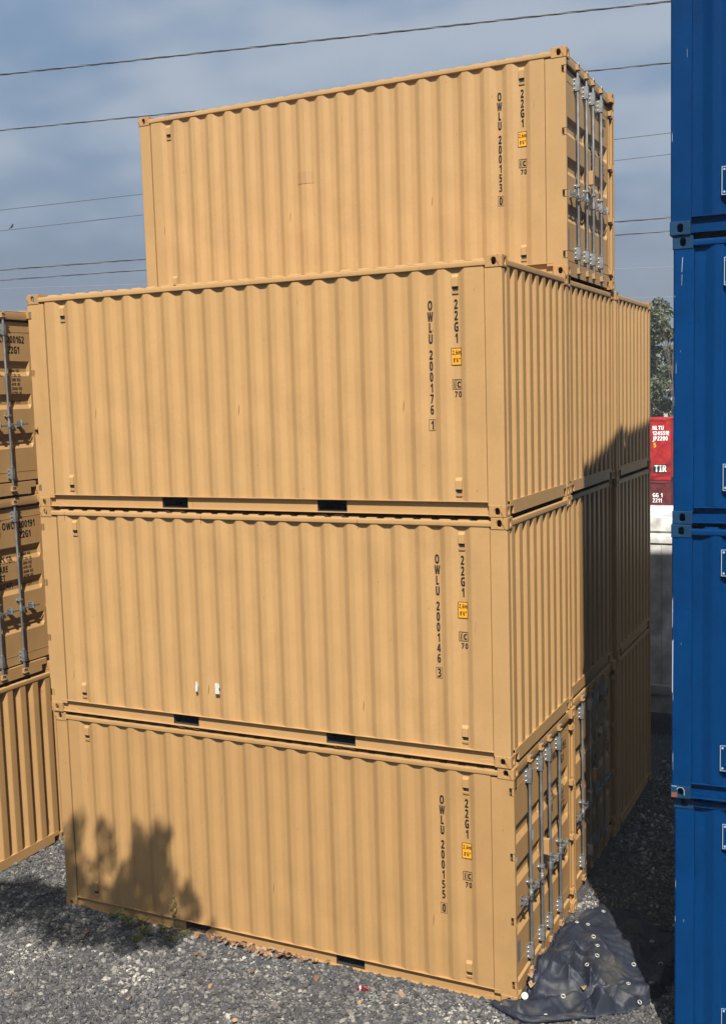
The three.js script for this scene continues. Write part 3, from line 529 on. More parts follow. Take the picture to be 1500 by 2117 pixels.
const inView = (() => { const f = new THREE.Frustum().setFromProjectionMatrix(new THREE.Matrix4().multiplyMatrices(camera.projectionMatrix, camera.matrixWorldInverse)); const v = new THREE.Vector3(); return (x, z, pad = 0) => { v.set(x, 0, z); if (f.containsPoint(v)) return true; if (!pad) return false; for (const pl of f.planes) if (pl.distanceToPoint(v) < -pad) return false; return true; }; })();
{
  const Q = new THREE.Quaternion(), E = new THREE.Euler(), P = new THREE.Vector3(), S = new THREE.Vector3(), Mx = new THREE.Matrix4(), Cc = new THREE.Color();
  const zones = [[-9.5, 3.2, -0.02, 4.6, 1], [0, 1.72, -12, -0.02, 0.75], [-7.6, -6.04, -4.5, -0.02, 0.8]];
  const spots = [[], [], [], [], []];
  for (const [x0, x1, z0, z1, k] of zones) {
    const area = (x1 - x0) * (z1 - z0), n = Math.round(area * 6500 * k);
    for (let i = 0; i < n; i++) {
      const x = rr(x0, x1), z = rr(z0, z1); if (occupied(x, z) || !inView(x, z, 0.7)) continue;
      const q = rnd(), r = q < 0.76 ? rr(0.005, 0.011) : q < 0.94 ? rr(0.010, 0.020) : q < 0.992 ? rr(0.018, 0.034) : rr(0.03, 0.044);
      spots[Math.floor(rnd() * 5)].push([x, z, r]);
    }
  }
  const piles = spots.map((list, k) => {
    const im = new THREE.InstancedMesh(stoneGeo[k], stoneMat, list.length); im.name = 'loose_gravel'; im.castShadow = im.receiveShadow = true;
    list.forEach(([x, z, r], i) => { E.set(rr(-0.5, 0.5), rr(0, 6.28), rr(-0.5, 0.5)); Q.setFromEuler(E); P.set(x, groundH(x, z) + r * rr(0.15, 0.7), z); S.setScalar(r); Mx.compose(P, Q, S); im.setMatrixAt(i, Mx); im.setColorAt(i, Cc.setRGB(...stoneTone(r, 0.55 * clamp(fbm(x * 1.3, z * 1.6, 31.7, 3) - 0.02, -0.1, 0.4)))); });
    return tag(im, null, null, null, 'stuff');
  });
  for (const p of piles) ground.add(p);
  const mats = [[0.11, 0.112, 0.12], [0.17, 0.168, 0.165], [0.26, 0.25, 0.23], [0.44, 0.42, 0.37], [0.62, 0.59, 0.53], [0.30, 0.25, 0.20]].map((c) => plain(c.map((v) => v * 0.62), 0.93, 0, { map: grimeMap }));
  let made = 0;
  for (let i = 0; i < 4000 && made < 250; i++) { // the stones big enough to pick out one by one
    const x = rr(-6.6, 1.5), z = rr(-1.2, 2.8); if (occupied(x, z, 0.05) || !inView(x, z) || (x > -0.1 && z < 0.4 && z > -2.7 && x < 1.4)) continue;
    const r = rr(0.024, 0.042) * (rnd() < 0.1 ? 1.5 : 1), s = mesh('stone', stoneGeo[made % 5], mats[Math.floor(Math.pow(rnd(), 1.9) * 6)], ground);
    s.position.set(x, groundH(x, z) + r * 0.25, z); s.scale.set(r * rr(0.9, 1.3), r * rr(0.7, 1), r); s.rotation.set(rr(-0.3, 0.3), rr(0, 6.28), rr(-0.3, 0.3)); made++;
  }
}

// ---------------------------------------------------------------- dry leaves, litter
const leafGeo = [0, 1, 2].map((k) => {
  const n = 7, pos = [], idx = [];
  for (let i = 0; i < n; i++) { const t = i / (n - 1), w = 0.36 * Math.pow(Math.sin(Math.PI * clamp(t * 0.94 + 0.03, 0, 1)), 0.8); for (const s of [-1, 0, 1]) pos.push((t - 0.5) * 1.0, 0.10 * Math.sin(t * (4 + k)) + (s ? 0.16 + 0.05 * k : 0) * w * 2 + 0.04 * Math.sin(9 * t + s), s * w); }
  for (let i = 0; i < n - 1; i++) for (let s = 0; s < 2; s++) { const a = i * 3 + s; idx.push(a, a + 1, a + 4, a, a + 4, a + 3); }
  const g = new THREE.BufferGeometry(); g.setAttribute('position', new THREE.Float32BufferAttribute(pos, 3)); g.setIndex(idx); g.computeVertexNormals(); return boxUV(g, 3);
});
const leafMats = [[0.31, 0.185, 0.095], [0.24, 0.125, 0.06], [0.36, 0.225, 0.12], [0.17, 0.08, 0.042]].map((c) => plain(c, 0.8, 0, { map: grimeMap }));
function leaf(x, y, z, s, label, group) { const m = mesh('dry_leaf', leafGeo[Math.floor(rnd() * 3)], leafMats[Math.floor(rnd() * 4)]); m.position.set(x, y, z); m.scale.setScalar(s); m.rotation.set(rr(-0.6, 0.6), rr(0, 6.28), rr(-0.6, 0.6)); return tag(m, label, 'leaf', group); }
for (let i = 0; i < 85; i++) { const t = (rnd() + rnd() * 0.7) / 1.7, x = -4.1 + 2.0 * t, z = 0.02 + rr(0, 0.19) * (1 - 0.6 * t) * rr(0.3, 1); leaf(x, groundH(x, z) + 0.025 + rr(0, 0.035), z, rr(0.055, 0.115), 'brown dry leaf in the drift along the foot of the container', 'dry leaves drifted along the container foot'); }
for (const [x, z] of [[-3.75, 0.42], [-2.95, 0.5], [-2.2, 0.35], [-1.55, 0.6], [-4.5, 0.55], [-3.2, 0.95], [-5.3, 0.5], [-5.0, 0.16], [-4.75, 0.2], [-2.6, 1.4], [-1.2, 0.3], [-3.9, 1.5], [-5.9, 0.4]]) leaf(x, groundH(x, z) + 0.035, z, rr(0.06, 0.095), 'brown dry leaf lying loose on the grey gravel', 'dry leaves scattered on the gravel');
for (let i = 0; i < 9; i++) leaf(0.03 + rr(0, 0.05), 0.19 + rr(-0.06, 0.02), -0.30 - 0.06 * i + rr(-0.02, 0.02), rr(0.08, 0.12), 'brown dry leaf caught between the tarpaulin and the container doors', 'dry leaves caught at the container doors');
{ // crumpled can
  const g = mergeVertices((() => { const q = new THREE.CylinderGeometry(0.034, 0.034, 0.125, 18, 9); q.deleteAttribute('uv'); q.deleteAttribute('normal'); return q; })()), p = g.attributes.position;
  for (let i = 0; i < p.count; i++) { const x = p.getX(i), y = p.getY(i), z = p.getZ(i), a = Math.atan2(z, x), f = 1 + 0.22 * Math.sin(y * 70 + a * 2) * Math.cos(a * 3 + y * 20) - 0.12; p.setXYZ(i, x * f, y, z * f * (0.55 + 2 * Math.abs(y))); }
  const q = g.toNonIndexed(); q.computeVertexNormals(); boxUV(q);
  const pos = q.attributes.position; const body = [], ends = [], band = [];
  for (let i = 0; i < pos.count; i += 3) { const ym = (pos.getY(i) + pos.getY(i + 1) + pos.getY(i + 2)) / 3, arr = Math.abs(ym) > 0.056 ? ends : ym > 0.022 && ym < 0.034 ? band : body; for (let k = 0; k < 3; k++) arr.push(pos.getX(i + k), pos.getY(i + k), pos.getZ(i + k)); }
  const t = thing('crushed_can', [-1.63, 0.045, 0.36], 0.35); tag(t, 'crushed red and white can lying on the gravel near the container', 'can');
  const mk = (n, a, m) => { const b = new THREE.BufferGeometry(); b.setAttribute('position', new THREE.Float32BufferAttribute(a, 3)); b.computeVertexNormals(); const o = mesh(n, boxUV(b), m, t); o.rotation.set(0.2, 0.2, 1.45); };
  mk('can_body', body, plain([0.13, 0.010, 0.013], 0.5, 0.1)); mk('can_band', band, plain([0.72, 0.70, 0.68], 0.4)); mk('can_end', ends, plain([0.16, 0.02, 0.02], 0.4, 0.3));
}

// ---------------------------------------------------------------- tarpaulin
const tarpOutline = [[-0.20, 0.10], [0.02, 0.22], [0.19, 0.275], [0.45, 0.07], [0.70, -0.075], [1.06, -0.36], [1.25, -0.62], [1.36, -0.85], [1.40, -1.25], [1.42, -1.7], [1.30, -2.15], [1.0, -2.45], [0.70, -2.55], [0.46, -2.58], [0.27, -2.42], [0.12, -2.02], [0.035, -1.75], [0.03, -1.2], [0.03, -0.65], [0.03, -0.25], [0.02, 0.02]];
{
  const curve = new THREE.CatmullRomCurve3(tarpOutline.map(([x, z]) => new THREE.Vector3(x, 0, z)), true, 'centripetal'), NA = 320, NR = 110, rim = curve.getSpacedPoints(NA).slice(0, NA), C = [0.62, -0.62];
  const pin = [0.66, -0.42]; // folds run out from where the sheet is pinched
  const folds = []; for (let k = 0; k < 26; k++) folds.push([rr(-3.14, 3.14), rr(0.035, 0.15), rr(0.02, 0.07), rr(0.25, 1.5)]);
  const creases = []; for (let k = 0; k < 44; k++) creases.push([rr(0, 1.35), rr(-2.4, 0.1), rr(0, 3.14), rr(0.15, 0.55), rr(0.012, 0.032), rr(0.008, 0.024) * (rnd() < 0.5 ? -0.7 : 1)]);
  const frontEdge = (x, z) => { const q = z - (-0.36 - 0.16 * (x - 0.35) + 0.06 * Math.sin(x * 5)); return q; }; // < 0: behind the folded edge
  const hgt = (x, z) => {
    const ridge = (f, o, k) => { const n = 1 - Math.abs(PN.noise(x * f + o, z * f * 0.8 + o, o) * 1.9); return Math.pow(Math.max(0, n), k); };
    const crumple = 0.070 * ridge(1.35, 1.7, 3.4) + 0.034 * ridge(2.5, 5.2, 5.5) + 0.009 * ridge(5.6, 9.1, 6) + 0.003 * ridge(15, 2.2, 2);
    let h = 0.03 + crumple * sstep(0.0, 0.35, 0.45 + PN.noise(x * 1.3, z * 1.3, 4.4)) + 0.11 * Math.exp(-(((x - 0.3) / 0.42) ** 2 + ((z + 1.15) / 0.75) ** 2)) + 0.08 * Math.exp(-(((x - 0.85) / 0.35) ** 2 + ((z + 1.5) / 0.5) ** 2)) + 0.07 * Math.exp(-(((x - 0.08) / 0.22) ** 2 + ((z + 0.55) / 0.4) ** 2));
    const dx = x - pin[0], dz = z - pin[1], r = Math.hypot(dx, dz), an = Math.atan2(dz, dx);
    for (const [a, w, amp, len] of folds) { let d = Math.abs(an - a); d = Math.min(d, 6.283 - d); const t = d / (w + 0.02 / (r + 0.05)); h += amp * Math.exp(-t * t) * sstep(0.0, 0.16, r) * sstep(len + 0.5, len * 0.4, r); }
    for (const [cx, cz, a, l, w, amp] of creases) { const X = (x - cx) * Math.cos(a) + (z - cz) * Math.sin(a), Z = -(x - cx) * Math.sin(a) + (z - cz) * Math.cos(a) + 0.04 * Math.sin(X * 9); h += amp * Math.exp(-((X / l) ** 2)) * Math.max(0, 1 - Math.abs(Z) / (w * 2.2)) ** 1.4; }
    const q = frontEdge(x, z), on = sstep(1.0, 0.7, x) * sstep(-0.02, 0.06, x); // a folded-over edge: the back part lies on top of the front flap
    h += on * (0.06 * sstep(0.035, -0.015, q) + 0.028 * Math.exp(-(((q + 0.045) / 0.04) ** 2)));
    h += fbm(x * 3.2, z * 3.2, 2.1, 3) * 0.05 + fbm(x * 11, z * 11, 6.1, 2) * 0.008;
    return Math.max(0.014, h);
  };
  const edgeDrop = (k) => sstep(1, 0.90, k);
  const P = (i, j) => { const k = j / NR, e = rim[i % NA], jag = 1 + 0.02 * Math.sin(i * 0.9) + 0.015 * Math.sin(i * 2.3 + 1), x = C[0] + (e.x - C[0]) * k * (k > 0.9 ? jag : 1), z = C[1] + (e.z - C[1]) * k; const against = sstep(0.10, 0.03, x) * sstep(-2.0, -1.7, z) * sstep(0.0, -0.15, z); const g = groundH(x, z); let y = g + hgt(x, z) * (0.16 + 0.84 * Math.max(edgeDrop(k), against)) + 0.006; return [Math.max(x, z < 0.02 ? 0.022 : -9), y, z]; };
  const pos = [], idx = [], uv = [];
  for (let j = 0; j <= NR; j++) for (let i = 0; i < NA; i++) { const p = P(i, j); pos.push(...p); uv.push(p[0], p[2]); }
  for (let j = 0; j < NR; j++) for (let i = 0; i < NA; i++) { const a = j * NA + i, b = j * NA + (i + 1) % NA; idx.push(a, b, b + NA, a, b + NA, a + NA); }
  const g = new THREE.BufferGeometry(); g.setAttribute('position', new THREE.Float32BufferAttribute(pos, 3)); g.setAttribute('uv', new THREE.Float32BufferAttribute(uv, 2)); g.setIndex(idx); g.computeVertexNormals();
  const dirt = tex(1024, 1024, (u, v) => { const n = tile(u, v, 4, 5, 5.5), m = sstep(-0.05, 0.28, tile(u, v, 3, 5, 12.2)), r = sstep(0.16, 0.34, tile(u, v, 5, 4, 20.2)) * 0.5, f = tile(u, v, 70, 2, 3.1); const A = [0.125, 0.140, 0.178], B = [0.222, 0.219, 0.212], R = [0.25, 0.185, 0.155]; return [0, 1, 2].map((q) => { let c = A[q] + (B[q] - A[q]) * m; c += (R[q] - c) * r; return c * (1 + n * 0.5 + f * 0.12); }); });
  const mat = new THREE.MeshPhysicalMaterial({ map: dirt, roughness: 0.55, side: THREE.DoubleSide, bumpMap: orange, bumpScale: 0.004, specularIntensity: 0.5 });
  const t = thing('tarpaulin', [0, 0, 0]); tag(t, 'crumpled dark blue grey tarpaulin with ring eyelets heaped beside the container doors', 'tarpaulin');
  mesh('sheet', g, mat, t);
  // the rolled hem running along the near edge to the corner casting
  const hemPts = [[-0.24, 0.045, 0.06], [-0.12, 0.05, 0.125], [0.02, 0.055, 0.19], [0.16, 0.05, 0.22], [0.33, 0.045, 0.14], [0.55, 0.04, 0.0], [0.78, 0.03, -0.15]].map((p) => new THREE.Vector3(...p));
  const hem = new THREE.TubeGeometry(new THREE.CatmullRomCurve3(hemPts), 60, 0.045, 12), hp = hem.attributes.position;
  for (let i = 0; i < hp.count; i++) { const x = hp.getX(i), y = hp.getY(i), z = hp.getZ(i), n = fbm(x * 7, y * 7, z * 7, 3) * 0.035; hp.setXYZ(i, x + n * 0.4, (y - 0.045) * 0.75 + 0.042 + n, z + n); }
  hem.computeVertexNormals(); mesh('rolled_hem', hem, mat, t);
  // eyelets: laid on the sheet and tipped with it
  const at = (x, z) => { let best = null, bd = 1e9; for (let k = 0; k < pos.length; k += 3) { const d = (pos[k] - x) ** 2 + (pos[k + 2] - z) ** 2; if (d < bd) { bd = d; best = k / 3; } } return best; };
  const ring = new THREE.TorusGeometry(0.0205, 0.0058, 8, 20), hole = new THREE.CircleGeometry(0.0172, 16), metal = plain([0.40, 0.40, 0.38], 0.45, 0.5), nrm = g.attributes.normal, up = new THREE.Vector3(0, 0, 1);
  for (const [x, z] of [[0.44, -1.98], [0.33, -1.66], [0.24, -1.52], [0.50, -1.26], [0.585, -1.08], [0.62, -0.93], [0.56, -0.72], [0.43, -0.22], [0.33, 0.08], [0.97, -1.12], [1.02, -0.62], [1.16, -0.52], [1.22, -0.85], [1.24, -1.25], [-0.155, 0.115], [1.05, -1.75]]) {
    const k = at(x, z), n = new THREE.Vector3().fromBufferAttribute(nrm, k); if (n.y < 0) n.negate(); n.lerp(new THREE.Vector3(0.05, 1, 0.25).normalize(), 0.45).normalize();
    const e = mesh('eyelet', ring, metal, t); e.position.set(pos[k * 3], pos[k * 3 + 1], pos[k * 3 + 2]).addScaledVector(n, 0.008); e.quaternion.setFromUnitVectors(up, n);
    const h = mesh('eyelet_hole', hole, M.black, e); h.position.z = 0.0015;
  }
  const yAt = (x, z) => pos[at(x, z) * 3 + 1];
  leaf(0.60, yAt(0.6, -0.39) + 0.03, -0.39, 0.10, 'curled brown leaf lying on the tarpaulin', null);
  // white cup lying on the sheet, base turned to the viewer
  const cup = thing('paper_cup', [0.05, yAt(0.06, -0.14) + 0.045, -0.10], 0); tag(cup, 'white paper cup lying on the tarpaulin beside the container corner', 'cup');
  const prof = [[0.0, 0.0], [0.034, 0.0], [0.037, 0.004], [0.036, 0.012], [0.035, 0.055], [0.033, 0.055], [0.036, 0.010], [0, 0.008]].map((p) => new THREE.Vector2(...p));
  const body = mesh('cup_body', new THREE.LatheGeometry(prof, 26), plain([0.40, 0.385, 0.32], 0.55), cup); body.quaternion.setFromUnitVectors(new THREE.Vector3(0, -1, 0), new THREE.Vector3(0.22, 0.62, 0.75).normalize());
}

// ---------------------------------------------------------------- weeds at the container's foot
const weedMats = [[0.075, 0.085, 0.022], [0.10, 0.095, 0.028], [0.12, 0.085, 0.03]].map((c) => plain(c, 0.8, 0));
function weed(x, z, h, stems, spread, label, group) {
  const t = thing('weed', [x, groundH(x, z), z]), st = [], lf = [];
  for (let s = 0; s < stems; s++) {
    const a = rr(0, 6.28), d = rr(0.2, 1) * spread, hh = h * rr(0.5, 1), pts = [0, 0.4, 0.75, 1].map((k) => new THREE.Vector3(Math.cos(a) * d * k * k, hh * k, Math.sin(a) * d * k * k * 0.5 + 0.02 * k));
    const c = new THREE.CatmullRomCurve3(pts); st.push(clean(new THREE.TubeGeometry(c, 8, 0.0028, 4)));
    const n = Math.round(14 + hh * 60);
    for (let q = 0; q < n; q++) { const k = rr(0.15, 1), p = c.getPoint(k), w = rr(0.008, 0.018) * (1.3 - 0.6 * k), g = new THREE.PlaneGeometry(w, w * rr(1.4, 2.6)); g.rotateX(rr(-1.2, 1.2)); g.rotateY(rr(0, 6.28)); g.translate(p.x + rr(-0.02, 0.02), p.y + rr(-0.01, 0.015), p.z + rr(-0.02, 0.02)); lf.push(clean(g)); }
  }
  mesh('stem', mergeGeometries(st), weedMats[2], t); mesh('leaves', mergeGeometries(lf), weedMats[Math.floor(rnd() * 2)], t); return tag(t, label, 'weed', group);
}
weed(-4.28, 0.10, 0.56, 2, 0.10, 'tall thin weed standing against the container side in the edge of the tree shadow', 'weeds at the container foot');
for (const [x, z, h, n] of [[-5.05, 0.10, 0.16, 10], [-4.9, 0.2, 0.18, 12], [-4.72, 0.13, 0.20, 12], [-4.58, 0.26, 0.16, 12], [-4.42, 0.14, 0.17, 12], [-4.25, 0.24, 0.12, 9], [-4.62, 0.40, 0.09, 9], [-4.12, 0.10, 0.10, 7], [-5.25, 0.09, 0.11, 6]]) weed(x, z, h, n, 0.15, 'low green weed at the foot of the container in the tree shadow', 'low weeds at the container foot');

// ---------------------------------------------------------------- trees
function leafCloud(clumps, size, count) { // many small leaf blades spread through clumps [x, y, z, r]
  const pos = [], nor = [], idx = []; const tot = clumps.reduce((s, c) => s + c[3] ** 2 * (c[4] ?? 1), 0), v = new THREE.Vector3(), a = new THREE.Vector3(), b = new THREE.Vector3(), n = new THREE.Vector3();
  for (const [cx, cy, cz, r, dens = 1] of clumps) {
    const m = Math.round(count * r * r * dens / tot);
    for (let i = 0; i < m; i++) {
      v.set(rr(-1, 1), rr(-1, 1), rr(-1, 1)); if (v.length() > 1) { i--; continue; } v.multiplyScalar(Math.pow(v.length(), 0.3) * r); v.y *= 0.8;
      n.set(rr(-1, 1), rr(-0.4, 1), rr(-1, 1)).normalize(); a.set(rr(-1, 1), rr(-1, 0.4), rr(-1, 1)).cross(n).normalize(); b.crossVectors(n, a);
      const s = size * rr(0.6, 1.3), w = s * 0.36, k = pos.length / 3, X = cx + v.x, Y = cy + v.y, Z = cz + v.z;
      for (const [p, q] of [[-1, 0], [0, 1], [1, 0], [0, -1]]) { pos.push(X + a.x * p * s + b.x * q * w, Y + a.y * p * s + b.y * q * w - Math.abs(p) * s * 0.15, Z + a.z * p * s + b.z * q * w); nor.push(n.x, n.y, n.z); }
      idx.push(k, k + 2, k + 1, k, k + 3, k + 2);
    }
  }
  const g = new THREE.BufferGeometry(); g.setAttribute('position', new THREE.Float32BufferAttribute(pos, 3)); g.setAttribute('normal', new THREE.Float32BufferAttribute(nor, 3)); g.setIndex(idx); return boxUV(g, 0.6);
}
const bark = plain([0.13, 0.10, 0.075], 0.9, 0, { map: grimeMap });
const leafMat = (rgb) => new THREE.MeshPhysicalMaterial({ color: new THREE.Color().setRGB(...rgb), map: grimeMap, roughness: 0.75, side: THREE.DoubleSide, transmission: 0.3, thickness: 0 });
function limb(list, pts, r0, r1) { const c = new THREE.CatmullRomCurve3(pts.map((p) => new THREE.Vector3(...p))), n = 14; let prev = c.getPoint(0); for (let i = 1; i <= n; i++) { const p = c.getPoint(i / n); list.push(cyl(prev.toArray(), p.toArray(), r0 + (r1 - r0) * (i - 1) / n, r0 + (r1 - r0) * i / n, 8)); prev = p; } }
function tree(base, clumps, limbs, r, size, count, rgb, label, group) {
  const t = thing('tree', base), w = [], rel = (p) => [p[0] - base[0], p[1] - base[1], p[2] - base[2]];
  limbs.forEach((pts, i) => limb(w, pts.map(rel), i ? r * 0.42 : r, i ? r * 0.08 : r * 0.35));
  mesh('trunk', join(w), bark, t); mesh('crown', leafCloud(clumps.map((c) => [...rel(c), c[3], c[4]]), size, count), leafMat(rgb), t);
  return tag(t, label, 'tree', group);
}
{ // beside and behind the photographer: its hanging bough shades the foot of the front container
  const sh = [[-5.78, 1.18, 0.15, 0.7], [-5.90, 0.95, 0.20, 1.1], [-5.88, 0.45, 0.24, 1.2], [-5.42, 1.12, 0.13, 0.9], [-5.28, 1.02, 0.14, 0.7], [-5.5, 0.72, 0.14, 0.8], [-5.3, 0.78, 0.15, 0.6], [-5.56, 0.34, 0.18, 0.8], [-4.88, 1.12, 0.16, 0.8], [-4.55, 1.15, 0.20, 0.9], [-4.72, 0.88, 0.30, 1.6], [-4.95, 0.55, 0.30, 1.5], [-4.6, 0.5, 0.32, 1.6], [-4.4, 1.22, 0.10, 0.8], [-4.18, 0.55, 0.14, 1.0], [-4.14, 0.28, 0.22, 1.0], [-3.85, 0.12, 0.12, 0.8], [-5.2, 0.25, 0.28, 1.0], [-6.2, 0.3, 0.35, 1.1], [-6.3, -0.1, 0.4, 1.2], [-5.6, -0.15, 0.4, 1.1], [-5.0, -0.2, 0.36, 1.0], [-4.5, -0.15, 0.26, 0.9], [-6.8, -0.2, 0.4, 1.1], [-6.9, 0.1, 0.4, 1.0], [-7.3, -0.3, 0.4, 0.9], [-6.1, -0.65, 0.35, 1], [-5.5, -0.75, 0.35, 1], [-4.9, -0.6, 0.32, 1], [-6.7, -0.7, 0.35, 0.9], [-4.45, -0.4, 0.24, 0.9], [-5.9, -1.0, 0.28, 0.8]];
  const D = 11, cl = sh.map(([x, y, r, k]) => { const t = D + rr(-0.5, 0.5); return [x + SUN.x * t, y + SUN.y * t, SUN.z * t, r * 0.92, k]; });
  const main = []; for (let i = 0; i < 34; i++) main.push([-8.0 + rr(-2.2, 1.3), 10.2 + rr(-2.0, 2.2), 8.6 + rr(-1.6, 1.9), rr(0.5, 0.9), 0.16]);
  tree([-9.6, 0, 8.9], [...cl, ...main], [[[-9.6, 0, 8.9], [-9.3, 3.5, 8.8], [-8.6, 7, 8.6], [-7.6, 10.5, 8.4]], [[-8.6, 7, 8.6], [-6.6, 9.0, 7.8], [-4.4, 9.8, 6.9], [-1.9, 9.3, 6.2]], [[-9.0, 5.6, 8.7], [-9.8, 8, 9.2], [-10, 10, 9.6]], [[-4.4, 9.8, 6.9], [-3.4, 9.6, 6.4], [-2.6, 9.0, 6.1]]], 0.17, 0.055, 19000, [0.07, 0.10, 0.035], 'leafy tree beside the yard whose bough shades the foot of the container', null);
}
const at = (u, v, d) => { const n = new THREE.Vector3((u / 1500) * 2 - 1, 1 - (v / 2117) * 2, 0.5).unproject(camera).sub(camera.position).normalize(); return camera.position.clone().addScaledVector(n, d); };
{ // trees beyond the yard, seen in the gap
  const T = (x, z, h, label, rgb, seedN) => {
    seed = seedN; const cl = []; for (let i = 0; i < 34; i++) { const k = Math.pow(rnd(), 0.8), y = h * (0.36 + 0.62 * k), w = h * 0.23 * (1.15 - 0.75 * k); cl.push([x + rr(-w, w), y, z + rr(-w, w), rr(0.3, 0.8) * h / 12, 1]); }
    const limbs = [[[x, 0, z], [x + 0.2, h * 0.3, z], [x - 0.2, h * 0.6, z + 0.1], [x + 0.1, h * 0.95, z]]]; for (let i = 0; i < 7; i++) { const c = cl[i * 4]; limbs.push([[x, h * rr(0.25, 0.5), z], [(x + c[0]) / 2, c[1] * 0.8, (z + c[2]) / 2], [c[0], c[1], c[2]]]); }
    tree([x, 0, z], cl, limbs, 0.07, 0.16, 5200, rgb, label, 'trees beyond the yard');
  };
  const p1 = at(1352, 700, 62), p2 = at(1398, 700, 58), p3 = at(1330, 700, 70), p4 = at(1440, 700, 66);
  T(p1.x, p1.z, 9.9, 'green tree with open crown above the red container in the gap', [0.155, 0.17, 0.08], 41);
  T(p2.x, p2.z, 11.2, 'tall tree beyond the yard partly hidden by the blue stack', [0.14, 0.165, 0.08], 97);
  T(p3.x, p3.z, 8.8, 'lower tree beyond the yard beside the tan stack', [0.155, 0.17, 0.08], 133);
  T(p4.x, p4.z, 9.8, 'tree beyond the yard wholly behind the blue stack', [0.18, 0.20, 0.10], 171);
}

// ---------------------------------------------------------------- yard beyond: trailer, red containers, buildings
{
  const t = thing('box_trailer', [-4.5, 0, -9.6]); tag(t, 'long white box trailer parked behind the stacks, lower part in shade', 'trailer');
  const wm = plain([0.80, 0.79, 0.76], 0.45, 0, { map: grimeMap }), wm2 = plain([0.6, 0.59, 0.56], 0.45, 0, { map: grimeMap }), lo = -3, hi = 10;
  const list = [bx(lo, hi, 0.98, 4.05, -2.5, -0.02)]; mesh('box_body', join(list), wm, t);
  mesh('top_rail', join([rbx(lo - 0.02, hi + 0.02, 3.84, 4.09, -0.0195, 0.015, 0.006), rbx(lo - 0.02, hi + 0.02, 3.62, 3.80, -0.0195, 0.006, 0.004)]), wm, t);
  mesh('bottom_rail', join([rbx(lo - 0.02, hi + 0.02, 0.80, 0.98, -0.06, 0.012, 0.006)]), plain([0.5, 0.5, 0.49], 0.4, 0.5), t);
  for (let x = lo + 1.2; x < hi - 0.2; x += 1.2) mesh('panel_seam', join([bx(x - 0.012, x + 0.012, 0.985, 3.6, -0.0198, -0.015)]), wm2, t);
  for (let x = lo + 0.2; x < hi - 0.3; x += 0.9) { mesh('reflector_strip', join([bx(x, x + 0.3, 0.90, 0.955, 0.0122, 0.0145)]), plain([0.42, 0.02, 0.03], 0.4), t); mesh('reflector_strip', join([bx(x + 0.3, x + 0.6, 0.90, 0.955, 0.0122, 0.0145)]), wm, t); }
  mesh('side_skirt', join([bx(lo + 0.5, hi - 1.2, 0.45, 0.799, -0.05, -0.02)]), wm2, t);
  for (const x of [0.2, 1.5, 8.6]) for (const z of [-0.32, -2.2]) { const wh = mesh('wheel', join([cyl([x, 0.5, z - 0.14], [x, 0.5, z + 0.14], 0.5, 0.5, 24)]), M.rubber, t); mesh('rim', join([cyl([x, 0.5, z + 0.1405], [x, 0.5, z + 0.15], 0.29, 0.27, 18)]), M.galv, wh); }
}
